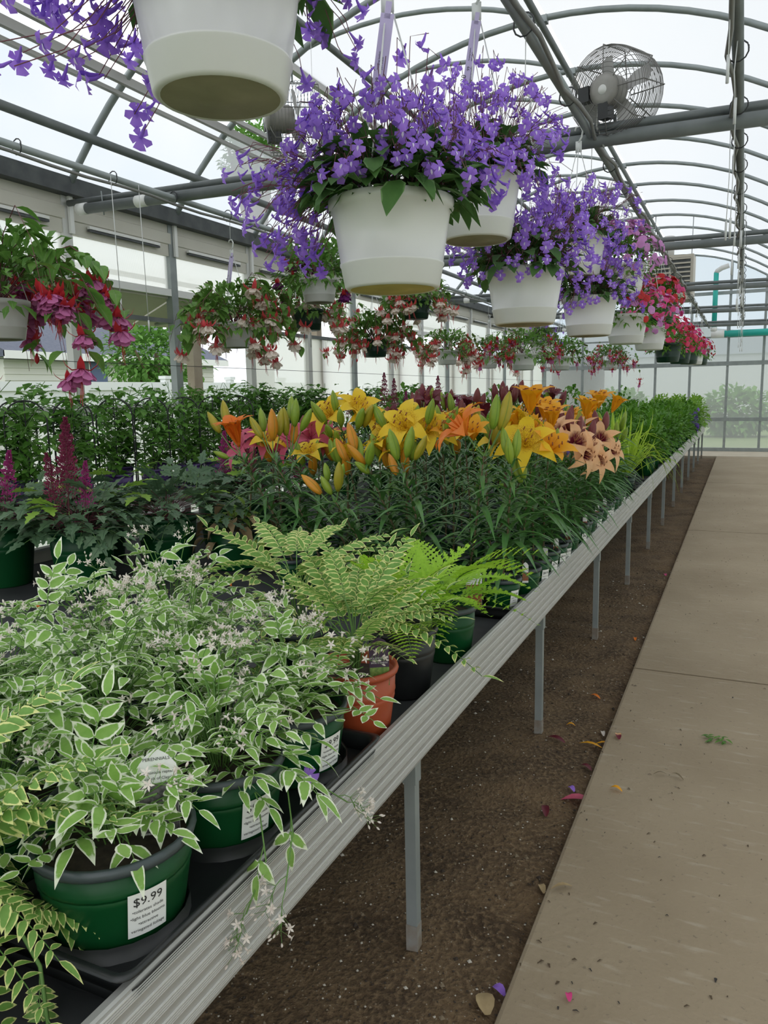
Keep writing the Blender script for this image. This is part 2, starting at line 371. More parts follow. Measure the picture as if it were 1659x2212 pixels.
for k, y in enumerate(YS):
    s = MB(); pts = [V((x, y, z)) for x, z in arc_pts(XL, XR, 30)]
    s.tube(pts, .021, 6); s.build('hoop', galv, ceiling)
    s = MB(); s.tube([V((x, y, z + .005)) for x, z in flap_arc], .017, 6); s.build('flap_hoop', galv, ceiling)
    s = MB(); s.box((X0, y, arc(X0) - .012), (.075, .06, .045)); s.build('bracket', galv, ceiling, False)
def long_pipe(name, x, z, r, m, y0=YB - .5, y1=YE, n=10):
    s = MB(); s.tube([V((x, y0, z)), V((x, y1, z))], r, n); return s.build(name, m, ceiling)
long_pipe('purlin', X0, arc(X0) - .045, .024, galv_dk)
long_pipe('purlin', -2.55, arc(-2.55) - .04, .022, galv_dk)
long_pipe('purlin', -3.575, arc(-3.575) - .05, .027, galv_dk)
long_pipe('purlin', .55, arc(.55) - .045, .02, galv_dk)
for dx, dz, w in ((0, 0, .05), (.075, .055, .03), (-.06, -.055, .022)):
    s = MB(); s.extrude_y([(XV + dx, 3.06 + dz - w / 2), (XV + dx + .028, 3.06 + dz - w / 2), (XV + dx + .028, 3.06 + dz + w / 2), (XV + dx, 3.06 + dz + w / 2)], YB - .5, YE); s.build('vent_rail', alu, ceiling, False)
e0 = flap_arc[0]
s = MB(); s.extrude_y([(e0[0] - .02, e0[1] - .03), (e0[0] + .03, e0[1] - .03), (e0[0] + .03, e0[1] + .03), (e0[0] - .02, e0[1] + .03)], YB, YE); s.build('vent_edge_bar', alu, ceiling, False)
XP, ZP = -.665, 2.37                                   # the pipe that carries the near baskets
long_pipe('basket_pipe', XP, ZP, .02, galv)
XF, ZF = -2.98, 2.375
long_pipe('basket_pipe', XF, ZF, .017, galv)
long_pipe('basket_pipe', -1.9, 2.375, .016, galv, YS[8])
XW, ZW = -.072, 2.375
long_pipe('basket_pipe', XW, ZW, .019, galv_dk)
# water line clipped below each carrying pipe, with loops of tube
for (px_, pz_, amp) in ((XP + .028, ZP - .012, .02), (XF + .012, ZF - .03, .01), (XW - .02, ZW - .01, .02)):
    s = MB(); s.tube([V((px_ + amp * .6 * math.sin(i * 1.9), YB + i * .22, pz_ - amp * (1 + math.cos(i * 1.37)) * .5)) for i in range(78)], .0085, 6); s.build('water_line', simple('grey_hose', (.2, .2, .19), .6), ceiling)
for kk, px_, pz_ in ((0, XP, ZP), (1, XF, ZF), (2, XW, ZW)):
    for i in range(26):
        y = 1.6 + i * .5 + U(-.1, .1); s = MB()
        s.tube([V((px_ + .034 * math.cos(a), y + .012 * math.sin(a * .5), pz_ + .034 * math.sin(a))) for a in [j * .55 for j in range(13)]], .0028, 4); s.build('tie_loop', wire_dark, ceiling)
# cross beams: a thin tie above a thick heating pipe
for k in (5, 8, 11, 14, 17):
    y = YS[k]
    zl = lambda x: 2.392 - .016 * (x + 0)
    s = MB(); s.tube([V((XL, y, zl(XL) - 0.0)), V((XR, y, zl(XR)))], .019, 10); s.build('tie_beam', galv_dk, ceiling)
    s = MB(); s.tube([V((XL + .12, y - .02, zl(XL) - .052)), V((XR, y - .02, zl(XR) - .058))], .031, 14); s.build('heating_pipe', galv_dk, ceiling)
    s = MB(); s.tube([V((XL + .10, y - .02, zl(XL) - .052)), V((XL + .17, y - .02, zl(XL) - .052))], .035, 14); s.build('pipe_cap', white_paint, ceiling)
    s = MB(); s.tube([V((XL + .56, y - .02, zl(XL) - .059)), V((XL + .64, y - .02, zl(XL) - .059))], .034, 14); s.build('pipe_coupling', white_paint, ceiling)
    for x in (XL + .3, -2.4, -.9, .3):
        s = MB(); s.tube([V((x, y - .02, zl(x) - .1)), V((x, y - .03, zl(x) + .035))], .004, 5); s.build('pipe_clamp', galv, ceiling)

# left wall
wl = struct(bpy.data.objects.new('wall_left', None)); COL.objects.link(wl); wl.location = (0, 0, 0)
XWL = XL - .03
for k, y in enumerate(YS):
    s = MB(); s.box((XWL - .02, y, 1.27), (.055, .07, 2.54)); s.build('post', alu_lite if k % 3 else galv, wl, False)
    if k % 2 == 0:
        s = MB(); s.box((XWL - .09, y + .3, 1.0), (.07, .1, 2.0)); s.build('wood_post', wood, wl, False)
s = MB(); s.extrude_y([(XL + .05, 2.50), (XL + .05, 2.60), (XL - .12, 2.63), (XL - .14, 2.50)], YB, YE); s.build('gutter', gutter_dk, wl, False)
for k in range(len(YS) - 1):
    y0, y1 = YS[k] + .012, YS[k + 1] - .012; yc = (y0 + y1) / 2
    s = MB(); s.extrude_y([(XWL, 2.28), (XWL, 2.36), (XWL + .008, 2.365), (XWL + .008, 2.44), (XWL, 2.445), (XWL, 2.51), (XWL - .03, 2.51), (XWL - .03, 2.28)], y0, y1); s.build('fascia_panel', panel_tan, wl, False)
    s = MB(); s.box((XWL + .02, y0 + .01, 2.4), (.02, .03, .24)); s.build('cover_strip', white_paint, wl, False)
    s = MB(); s.box((XWL + .022, yc, 2.34), (.022, .66, .018)); s.build('hinge_bar', white_paint, wl, False)
    s = MB(); s.box((XWL + .02, yc, 2.322), (.02, .66, .012)); s.build('hinge_gap', gutter_dk, wl, False)
    s = MB(); s.box((XWL - .03, yc, 2.15), (.012, y1 - y0, .26)); s.build('clerestory_pane', poly, wl, False)
    if k >= 7 or k <= 2:
        s = MB(); s.box((XWL - .03, yc, 1.52), (.012, y1 - y0, .62)); s.build('pane', poly, wl, False)
    s = MB(); s.box((XWL - .03, yc, .6), (.014, y1 - y0, 1.16)); s.build('kick_panel', poly, wl, False)
    if k in (4, 5, 6):                                 # tilted-out sash over the open bay
        s = MB(); a = V((XWL - .03, y0, 2.0)); 
        q = [s.vt((XWL - .03, y0, 2.0)), s.vt((XWL - .03, y1, 2.0)), s.vt((XWL - .42, y1, 1.84)), s.vt((XWL - .42, y0, 1.84)), s.vt((XWL - .03, y0, 1.98)), s.vt((XWL - .03, y1, 1.98)), s.vt((XWL - .42, y1, 1.82)), s.vt((XWL - .42, y0, 1.82))]
        for f_ in ((0, 1, 2, 3), (7, 6, 5, 4), (0, 4, 5, 1), (2, 6, 7, 3), (1, 5, 6, 2), (3, 7, 4, 0)): s.fc([q[i] for i in f_])
        s.build('open_sash', panel_tan, wl, False)
        s = MB(); s.tube([V((XWL - .05, y0 + .2, 1.72)), V((XWL - .2, y0 + .2, 1.84)), V((XWL - .38, y0 + .2, 1.83))], .012, 6); s.build('sash_arm', galv, wl)
for z, d, m in ((2.02, .05, white_paint), (1.815, .03, galv_dk), (1.19, .05, white_paint)):
    s = MB(); s.box((XWL - .02, (YB + YE) / 2, z), (.05, YE - YB, d)); s.build('wall_rail', m, wl, False)
s = MB(); s.tube([V((XWL - .3, YB, 2.16)), V((XWL - .3, YE, 2.16))], .02, 8); s.build('vent_shaft', galv_dk, wl)
s = MB(); s.tube([V((XL + .12, 1, 1.50)), V((XL + .12, 16, 1.43))], .0022, 5); s.build('guy_wire', wire_dark, wl)
# right wall
wr = struct(bpy.data.objects.new('wall_right', None)); COL.objects.link(wr)
for k, y in enumerate(YS):
    s = MB(); s.box((XR, y, arc(XR) / 2), (.05, .05, arc(XR))); s.build('post', galv, wr, False)
for k in range(len(YS) - 1):
    s = MB(); s.box((XR + .03, (YS[k] + YS[k + 1]) / 2, arc(XR) / 2), (.012, .95, arc(XR))); s.build('pane', poly, wr, False)
# end wall
wb = struct(bpy.data.objects.new('wall_back', None)); COL.objects.link(wb)
def zr(x): return arc(max(min(x, XR - .01), XL + .01))
cols = [-3.83, -3.05, -2.3, -1.62, -.98, -.31, .3, .75, 1.09]; zrow = [0.05, .62, 1.68, 2.45, 3.0]
for i in range(len(cols) - 1):
    for j in range(len(zrow)):
        xa, xb = cols[i], cols[i + 1]; za = zrow[j]; zb = zrow[j + 1] if j + 1 < len(zrow) else 9
        ta, tb = min(zb, zr(xa)), min(zb, zr(xb))
        if ta <= za + .02 and tb <= za + .02: continue
        s = MB(); ids = [s.vt((xa, YE + .02, za)), s.vt((xb, YE + .02, za)), s.vt((xb, YE + .02, max(tb, za))), s.vt((xa, YE + .02, max(ta, za)))]
        s.fc(ids); s.build('pane', end_pane if j < 2 else film_clear, wb, False)
for x in cols:
    s = MB(); s.box((x, YE - .02, zr(x) / 2), (.045, .05, zr(x))); s.build('post', galv, wb, False)
for z, d in ((.03, .08), (.62, .07), (1.68, .08), (2.18, .03), (2.45, .05), (3.0, .06)):
    s = MB(); s.box(((XL + XR) / 2, YE - .04, z), (XR - XL, .05, d)); s.build('rail', galv, wb, False)
s = MB(); s.box((-3.2, YE + .3, 1.0), (1.1, .05, 1.9)); s.build('outer_board', white_paint, wb, False)

# ---- outside, seen through the open bay on the left and the clear end panes
def mk_leafcloud(name, n, rx, ry, rz, lw, m, parent=None, loc=None, hollow=.6):
    s = MB()
    for _ in range(n):
        d = sph(U(0, 6.283), math.asin(U(-1, 1))); k = hollow + (1 - hollow) * RN.random(); k *= .82 + .3 * mn.noise(V((d.x * 2.3, d.y * 2.3, d.z * 2.3 + n)))
        p = V((d.x * rx * k, d.y * ry * k, d.z * rz * k)); t = (d + V((U(-1, 1), U(-1, 1), U(-.8, .6)))).normalized()
        L = lw * U(.7, 1.3); s.blade([p, p + t * L * .5, p + t * L + V((0, 0, -L * .2))], V((U(-.4, .4), U(-.4, .4), 1)), [L * .08, L * .3, 0], .2)
    o = s.build(name, m, parent, True, loc); o['kind'] = 'stuff'; return o
def tree(label, loc, h, rx, rz, n, lw):
    t = thing('tree', label, 'tree', loc)
    s = MB(); s.tube([V((0, 0, -.08)), V((.05, 0, h * .35)), V((0, .1, h * .75))], [.16, .13, .05], 8); s.build('trunk', stem_brown, t)
    for k in range(5):
        a = k * 1.26; s = MB(); s.tube([V((0, 0, h * .4)), V((math.cos(a) * rx * .3, math.sin(a) * rx * .3, h * .6)), V((math.cos(a) * rx * .7, math.sin(a) * rx * .7, h * .75))], [.07, .045, .02], 6); s.build('branch', stem_brown, t)
    mk_leafcloud('foliage', n, rx, rx, rz, lw, M_tree, t, (0, 0, h * .72), .35)
XH = -17.0
p_roof = on_x(225, 728, XH); p_eave = on_x(150, 772, XH); yA, yB = on_x(20, 800, XH).y, on_x(470, 800, XH).y
ze = p_eave.z; ztop = p_roof.z
hs = thing('house', 'white-sided house with a slate blue roof beyond the open side bay', 'house', (XH, 0, 0))
s = MB(); s.box((-3.2, (yA + yB) / 2, ze / 2), (6, yB - yA, ze)); s.build('wall', simple('house_siding', (.72, .72, .66), .7), hs, False)
k = 0
while k * .16 + .1 < ze:
    s = MB(); z = k * .16 + .08; s.extrude_y([(-.2, z - .075), (-.165, z - .075), (-.19, z + .075), (-.2, z + .075)], yA, yB); s.build('siding_board', bpy.data.materials['house_siding'], hs, False); k += 1
s = MB(); s.extrude_y([(.25, ze - .05), (.25, ze + .1), (-3.2, ztop + 1.0), (-6.6, ze + .1), (-6.6, ze - .05)], yA - .3, yB + .3); s.build('roof', simple('slate_roof', (.085, .10, .14), .85, 0, (.12, .13, .17), 14), hs, False)
s = MB(); s.box((.24, (yA + yB) / 2, ze), (.06, yB - yA + .6, .2)); s.build('fascia', white_paint, hs, False)
pd = on_x(221, 805, XH); s = MB(); s.box((-.14, pd.y, pd.z - .4), (.06, .62, 1.6)); s.build('door', simple('house_door', (.09, .13, .24), .5), hs, False)
pw = on_x(182, 790, XH); s = MB(); s.box((-.13, pw.y, pw.z), (.06, .62, .8)); w_ = s.build('window', white_paint, hs, False)
s = MB(); s.box((-.09, pw.y, pw.z), (.02, .5, .68)); s.build('pane', simple('dark_glass', (.1, .13, .11), .15), w_, False)
XFN = -10.0
fy0, fy1 = on_x(-60, 850, XFN).y, on_x(700, 850, XFN).y; ft = on_x(300, 822, XFN).z
fn = thing('vinyl_fence', 'white vinyl privacy fence in front of the slate-roofed house', 'fence', (XFN, 0, 0))
y = fy0; fence_w = simple('fence_vinyl', (.82, .84, .84), .4)
while y < fy1:
    s = MB(); s.box((0, y + 1.05, ft / 2 - .05), (.04, 1.95, ft - .15)); s.build('fence_panel', fence_w, fn, False)
    s = MB(); s.box((.02, y + 1.05, ft - .1), (.07, 1.95, .14)); s.build('top_rail', fence_w, fn, False)
    s = MB(); s.box((0, y, ft / 2), (.13, .13, ft + .05)); p_ = s.build('fence_post', fence_w, fn, False)
    s = MB(); s.box((0, y, ft + .06), (.17, .17, .06)); s.build('post_cap', fence_w, p_, False); y += 2.05
pt = on_x(330, 735, -13.0); tree('leafy green tree at the corner of the slate-roofed house', (-13, pt.y, -.08), 3.2, 1.5, 1.35, 2600, .16)
pt = on_x(235, 720, -30.0); tree('pale green tree behind the slate-blue roof', (-30, pt.y, -.08), 6.6, 3.0, 2.3, 2200, .32)
pt = on_y(545, 275, 9.5)
tree('tall tree top showing through the open roof vent', (pt.x, pt.y, -.08), pt.z / .72 * .93, .5, .62, 1600, .09)
bk = MB()
for i in range(3):
    sx = (-3.2, -.2, 2.8)[i]; t = thing('shrub', ('low green shrub outside the end wall, left of the three', 'low green shrub outside the end wall, in the middle', 'low green shrub outside the end wall by the corner')[i], 'shrub', (sx, 22.5, -.08))
    mk_leafcloud('foliage', 1400, 1.2, .8, .75, .2, M_tree, t, (0, 0, .65), .5)
bd = thing('far_greenhouse', 'pale low greenhouse standing beyond the end wall', 'greenhouse', (0, 34, 0))
s = MB(); s.box((-3, 0, 1.2), (18, 5, 2.4)); s.build('wall', simple('far_wall', (.55, .57, .58), .7), bd, False)
s = MB(); s.extrude_y([(-12.2, 2.4), (-3, 3.6), (6.2, 2.4)], -2.6, 2.6); s.build('roof', simple('far_roof', (.42, .46, .52), .7), bd, False)

# ================================================================ BENCHES
BZ = .545                                              # weed cloth on the bench
XRAIL = -.61
bench = thing('plant_bench', 'long low plant bench with a ribbed aluminium edge along the walkway', 'bench', (0, 0, 0))
prof = [(XRAIL - .006, .46), (XRAIL, .46)]
zb, zt_ = .46, .593
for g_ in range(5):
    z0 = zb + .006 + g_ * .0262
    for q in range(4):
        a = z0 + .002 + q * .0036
        s = MB(); s.extrude_y([(XRAIL - .001, a), (XRAIL + .0026, a + .0003), (XRAIL + .0026, a + .0013), (XRAIL - .001, a + .0016)], .12, 15.0); s.build('rail_rib', alu_rib_lit, bench, False)
prof += [(XRAIL, zt_ - .003), (XRAIL - .003, zt_), (XRAIL - .012, zt_), (XRAIL - .014, zt_ - .004), (XRAIL - .006, zt_ - .006)]
s = MB(); s.extrude_y(prof, .12, 15.0); s.build('front_rail', alu, bench, False)
s = MB(); s.box((-2.83, 7.5, .56), (.03, 14.9, .075)); s.build('far_rail', panel_tan, bench, False)
s = MB(); s.box((-2.83, 7.5, .60), (.04, 14.9, .012)); s.build('far_rail_lip', alu_lite, bench, False)
s = MB(); n_ = 60
for j in range(61):
    y = .14 + 14.8 * j / 60
    for i in range(13): s.vt((XRAIL - .012 - 2.19 * i / 12, y, BZ + .004 * mn.noise(V((i * .7, y * 2, 0)))))
for j in range(60):
    for i in range(12): k = j * 13 + i; s.fc((k, k + 13, k + 14, k + 1))
s.build('weed_cloth', fabric, bench)
s = MB(); s.box((-1.72, 7.54, BZ - .03), (2.18, 14.8, .03)); s.build('deck', galv_dk, bench, False)
for k in range(-1, 12):
    y = 1.5 + 1.225 * k
    for x in (-.645, -1.75, -2.75):
        s = MB(); s.box((x, y, .225), (.026, .026, .53)); lg = s.build('leg', galv, bench, False)
        s = MB(); s.box((x, y, .425), (.033, .033, .07)); s.build('sleeve', galv, lg, False)
        s = MB(); s.box((x, y, .0), (.028, .028, .07)); s.build('foot', rust, lg, False)
    s = MB(); s.box((-1.7, y, .47), (2.1, .03, .04)); s.build('crossbar', galv, bench, False)
B2 = .70
bench2 = thing('plant_bench', 'raised back bench along the open left wall under the trellised vines', 'bench', (0, 0, 0))
s = MB(); s.box((-3.33, 7.5, B2 - .02), (.82, 15.0, .04)); s.build('deck', simple('grey_cloth', (.09, .095, .1), .7, 0, (.13, .135, .14), 6), bench2, False)
s = MB(); s.box((-2.925, 7.5, B2 - .03), (.02, 15.0, .07)); s.build('front_rail', alu_lite, bench2, False)
for k in range(0, 12):
    for x in (-2.97, -3.68):
        s = MB(); s.box((x, 1.1 + 1.2 * k, .32), (.03, .03, .68)); s.build('leg', galv, bench2, False)

# ================================================================ PLANT PARTS
def sine_w(W, n, p=.8): return [W * max(.06, math.sin(math.pi * (i / n) ** p)) if i < n else 0 for i in range(n + 1)]
def leaf_mesh(name, L, Wd, m, n=4, droop=.25, fold=.3, p=.75):
    s = MB(); s.blade([V((0, L * i / n, -droop * L * (i / n) ** 2)) for i in range(n + 1)], V((0, 0, 1)), sine_w(Wd, n, p), fold); return s.mesh(name, m)
def compound(name, m, pairs, L, lL, lW, start=.35, ang=62, droop=.3, term=True, n=3, ser=False, curl=.3, taper=.35):
    s = MB(); k = pairs + 3
    P = [V((0, L * i / k, -droop * L * (i / k) ** 2)) for i in range(k + 1)]
    rings = s.tube(P, [.0016 * (1 - .5 * i / k) for i in range(k + 1)], 3, 1, False)
    def ptz(t):
        i = min(int(t * k), k - 1); u = t * k - i; return P[i].lerp(P[i + 1], u), rings[min(int(round(t * k)), k)][0]
    for q in range(pairs):
        t = start + (1 - start) * q / pairs; c, vi = ptz(t); f = 1 - taper * abs(t - .45) / .55
        for sg in (-1, 1):
            a = math.radians(ang + 8 * math.sin(q * 2.1 + sg)); d = V((sg * math.sin(a), math.cos(a), .12 * math.sin(q * 1.7 + sg * 2)))
            LL, WW = lL * f, lW * f
            nn = n * 2 if ser else n
            path = [c + d * (LL * i / nn) + V((0, 0, -curl * LL * (i / nn) ** 2)) for i in range(nn + 1)]
            wid = sine_w(WW, nn, .7)
            if ser: wid = [w * (1.15 if i % 2 else .62) for i, w in enumerate(wid)]
            s.blade(path, V((0, 0, 1)), wid, .22 + .1 * math.sin(q + sg), 0, vi)
    if term:
        c, vi = P[-1], rings[-1][0]; nn = n * 2 if ser else n; wid = sine_w(lW * (1 - taper * .6), nn, .7)
        if ser: wid = [w * (1.15 if i % 2 else .62) for i, w in enumerate(wid)]
        s.blade([c + V((0, lL * i / nn, -curl * lL * (i / nn) ** 2 - .2 * lL * i / nn)) for i in range(nn + 1)], V((0, 0, 1)), wid, .22, 0, vi)
    return s.mesh(name, [m, stem_green])
POTS = {}
def add_pot(t, rt_, rb, h, m, rimm=None, z=0.0, soil=True, bands=True):
    key = (rt_, rb, h, m.name, rimm.name if rimm else '')
    if key not in POTS:
        s = MB(); e = .004; pr = [(0, 0), (rb * .96, 0), (rb, .006)]
        if bands:
            for f in (.60, .68): r = rb + (rt_ - rb) * f; pr += [(r - .0002, h * f - .004), (r + .0016, h * f), (r + .0016, h * (f + .04)), (r + .001, h * (f + .05))]
        pr += [(rt_ - e, h - .012), (rt_ - e * 2, h - .012), (rt_ - e * 3, h * .8), (0, h * .8)]
        s.lathe(pr, 30); a = s.mesh('pot', m)
        s = MB(); s.lathe([(rt_ - e, h - .014), (rt_ + .001, h - .013), (rt_ + .003, h - .007), (rt_ + .001, h), (rt_ - .004, h + .0005), (rt_ - .006, h - .004), (rt_ - e * 2, h - .014)], 30); b_ = s.mesh('rim', rimm or m)
        s = MB(); s.lathe([(rt_ - .009, h * .84), (rt_ * .5, h * .87), (0, h * .88)], 24); c = s.mesh('soil', potmix); POTS[key] = (a, b_, c)
    a, b_, c = POTS[key]
    p = inst(a, 'pot', t, (0, 0, z)); inst(b_, 'rim', p, (0, 0, 0))
    if soil: inst(c, 'soil', t, (0, 0, z))
    return p
def text_mesh(body, size, m, name='lettering', align='CENTER'):
    cu = bpy.data.curves.new('t', 'FONT'); cu.body = body; cu.size = size; cu.align_x = align; cu.resolution_u = 2
    o = bpy.data.objects.new('t', cu); COL.objects.link(o); dg = bpy.context.evaluated_depsgraph_get(); dg.update()
    me = bpy.data.meshes.new_from_object(o.evaluated_get(dg)); bpy.data.objects.remove(o); me.name = name; me.materials.clear(); me.materials.append(m); return me
def wrap(me, r, rb, h, az, z0, lift):
    """bend flat lettering (x across, y up) round the pot's cone"""
    for v in me.vertices:
        z = z0 + v.co.y; R_ = rb + (r - rb) * z / h + lift; a = az + v.co.x / R_; v.co = V((R_ * math.cos(a), R_ * math.sin(a), z))
    me.update(); return me
def wrapped_label(pot_, r, rb, h, az, z0, w, hh, lines, m=label_white):
    s = MB(); k = 8
    for j in (0, 1):
        for i in range(k + 1): s.vt(((i / k - .5) * w, j * hh, 0))
    for i in range(k): s.fc((i, i + 1, k + 2 + i, k + 1 + i))
    me = s.mesh('price_label', m); wrap(me, r, rb, h, az, z0, .0036)
    lb = inst(me, 'price_label', pot_, (0, 0, 0))
    for txt, sz, y in lines:
        tm = text_mesh(txt, sz, ink); wrap(tm, r, rb, h, az, z0 + y, .0042); inst(tm, 'lettering', lb, (0, 0, 0))
def stake_tag(t, loc, rotz, w, h, m_top, m_photo, lines, tilt=.15, photo=(.0, .55), inkm=ink):
    s = MB(); pts = [(-w / 2, 0), (w / 2, 0), (w / 2, h * .84), (w * .3, h * .93), (0, h), (-w * .3, h * .93), (-w / 2, h * .84)]
    for y in (-.0006, .0006):
        for x, z in pts: s.vt((x, y, z))
    n = len(pts); s.fc(list(range(n))); s.fc(list(range(2 * n - 1, n - 1, -1)))
    for i in range(n): s.fc((i, (i + 1) % n, n + (i + 1) % n, n + i))
    o = s.build('plant_tag', m_top, t, False); o.location = loc; o.rotation_euler = (-tilt, 0, rotz)
    if m_photo:
        s = MB(); s.box((0, -.0009, h * (photo[0] + photo[1]) / 2), (w * .98, .0006, h * (photo[1] - photo[0]))); s.build('tag_photo', m_photo, o, False)
    for txt, sz, z in lines:
        tm = text_mesh(txt, sz, inkm); l = inst(tm, 'lettering', o, (0, -.0016, z)); l.rotation_euler = (math.pi / 2, 0, 0)
    return o
def stems_obj(t, curves, m, r=.0012, n=3, name='stems'):
    s = MB()
    for c in curves: s.tube(c, r if not isinstance(r, tuple) else [r[0] + (r[1] - r[0]) * i / (len(c) - 1) for i in range(len(c))], n, 0, False)
    o = s.build(name, m, t); o['kind'] = 'stuff'; return o
def bow(a, b, up, n=5):
    a, b = V(a), V(b); return [a.lerp(b, i / n) + V((0, 0, up * 4 * (i / n) * (1 - i / n))) for i in range(n + 1)]

# ---- loose joined foliage
def tuft(t, n, rx, rz, L, m, z, cx=0, cy=0, el=(-.3, 1.4), name='foliage', inner=.45):
    s = MB()
    for _ in range(n):
        az = U(0, 6.283); e = U(*el); k = U(inner, 1); d = sph(az, e); p = V((cx + d.x * rx * k, cy + d.y * rx * k, z + d.z * rz * k)); o = (d + V((U(-.7, .7), U(-.7, .7), U(-.6, .5)))).normalized()
        l = L * U(.7, 1.3); s.blade([p, p + o * l * .5, p + o * l + V((0, 0, -.25 * l))], V((U(-.3, .3), U(-.3, .3), 1)), [l * .06, l * .24, 0], .3)
    o = s.build(name, m, t); o['kind'] = 'stuff'; return o

# ---- lavender streptocarpella
def strep_flower():
    s = MB(); c = s.vt((0, .0, 0))
    for a, L, w in ((32, .0125, .0052), (-32, .0125, .0052), (116, .0165, .0062), (-116, .0165, .0062), (180, .0205, .0086)):
        r = math.radians(a); d = V((math.sin(r), 0, math.cos(r)))     # face looks along +Y
        s.blade([V((0, 0, 0)), d * L * .4 + V((0, .002, 0)), d * L * .76 + V((0, .0015, 0)), d * L + V((0, -.003, 0))], V((0, 1, 0)), [.0012, w * .62, w, 0], .1, 0, c)
    rg = s.tube([V((0, .0005, 0)), V((0, -.010, .001)), V((0, -.022, .006))], [.0032, .0026, .0012], 5, 0, False)
    s.blade([V((0, .0012, 0)), V((0, .0035, -.005)), V((0, .002, -.010))], V((0, 1, 0)), [.0015, .0022, 0], 0, 1, c)
    return s.mesh('flower', [M_strep, M_throat])
SF = strep_flower()
SL = [leaf_mesh('leaf', .042, .014, M_strepleaf, 4, .35, .35, .85), leaf_mesh('leaf', .05, .016, M_strepleaf, 4, .55, .25, .85), leaf_mesh('leaf', .034, .012, M_strepleaf, 4, .1, .4, .85)]
def hanging_pot(t, m, base_m, D=.25, h=.175):
    k = D / .25; s = MB()
    s.lathe([(.0, .004), (.082 * k, .004), (.090 * k, .001), (.097 * k, .006), (.1045 * k, .046), (.1065 * k, .048), (.1065 * k, .0515), (.1045 * k, .053), (.120 * k, h - .022), (.1265 * k, h - .02), (.1275 * k, h - .002), (.125 * k, h), (.118 * k, h - .004), (.112 * k, h * .8), (0, h * .8)], 40)
    p = s.build('pot', m, t)
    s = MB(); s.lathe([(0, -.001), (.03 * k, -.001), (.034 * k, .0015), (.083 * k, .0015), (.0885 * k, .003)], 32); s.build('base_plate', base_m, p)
    s = MB(); s.lathe([(.113 * k, h * .82), (.06, h * .86), (0, h * .88)], 24); s.build('soil', potmix, t)
    return p
def hanger(t, D, h, top, apex=.5, hookm=wire_white):
    """three wires to a flat plastic hook, then a cord to the pipe"""
    r = D / 2 * .985; za = min(h + apex, top - .09); cs = []
    for k in range(3):
        a = .6 + k * 2.094; s = MB(); s.tube([V((r * math.cos(a), r * math.sin(a), h - .012)), V((r * .5 * math.cos(a), r * .5 * math.sin(a), (h + za) / 2)), V((.008 * math.cos(a), .008 * math.sin(a), za))], .0019, 5); s.build('hanger_wire', hookm, t)
    s = MB(); s.box((0, 0, za + .012), (.026, .004, .045)); s.tube([V((0, 0, za + .03)), V((.012, 0, za + .05)), V((.016, 0, za + .075)), V((.006, 0, za + .094)), V((-.012, 0, za + .092)), V((-.016, 0, za + .078))], .0042, 6); s.build('hook', hookm, t)
    if top - za > .13: s = MB(); s.tube([V((-.004, 0, za + .088)), V((-.004, .004, top))], .0016, 5); s.build('cord', wire_white, t)
    return za
def hang_tag(t, za, az, lines, L=.17, w=.026, m=tag_lilac, z_off=-.02, out=.02):
    s = MB(); s.box((0, 0, -L / 2), (w, .0009, L)); s.box((0, 0, .006), (w * .45, .0009, .03))
    o = s.build('price_tag', m, t, False); o.location = (out * math.cos(az), out * math.sin(az), za + z_off)
    d = -V((t.location.x + o.location.x, t.location.y, 0)); o.rotation_euler = (.06, .16, math.atan2(d.y, d.x) + math.pi / 2)
    for txt, sz, x, y in lines:
        tm = text_mesh(txt, sz, ink, align='LEFT'); l = inst(tm, 'lettering', o, (x, -.0011, y)); l.rotation_mode = 'XYZ'; l.rotation_euler = (math.pi / 2, -math.pi / 2, 0)
    return o
def strep_basket(label, loc, nfl, nlf, R=(.19, .30), top=ZP, tagl=None, base_m=pot_olive_brown, el=(-.5, 1.25), zk=.85, lowbias=None, spray=()):
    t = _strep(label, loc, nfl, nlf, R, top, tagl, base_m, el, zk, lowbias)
    cur = []
    for a0, a1, e0, e1, r0, r1, n in spray:
        for i in range(n):
            d = sph(U(a0, a1), U(e0, e1)); r = U(r0, r1); p = V((d.x * r, d.y * r, .20 + d.z * r)); f = (V((d.x, d.y, 0)) + V((U(-.8, .8), U(-.8, .8), U(-.7, .2)))).normalized()
            inst(SF, 'flower', t, p, orient(f, V((U(-.3, .3), U(-.3, .3), 1))), U(1.0, 1.4)); cur.append([V((d.x * .11, d.y * .11, .19)), V((d.x * r * .7, d.y * r * .7, p.z + .03)), p - f * .025])
    if cur: stems_obj(t, cur, stem_red, .0009, name='flower_stems')
    return t
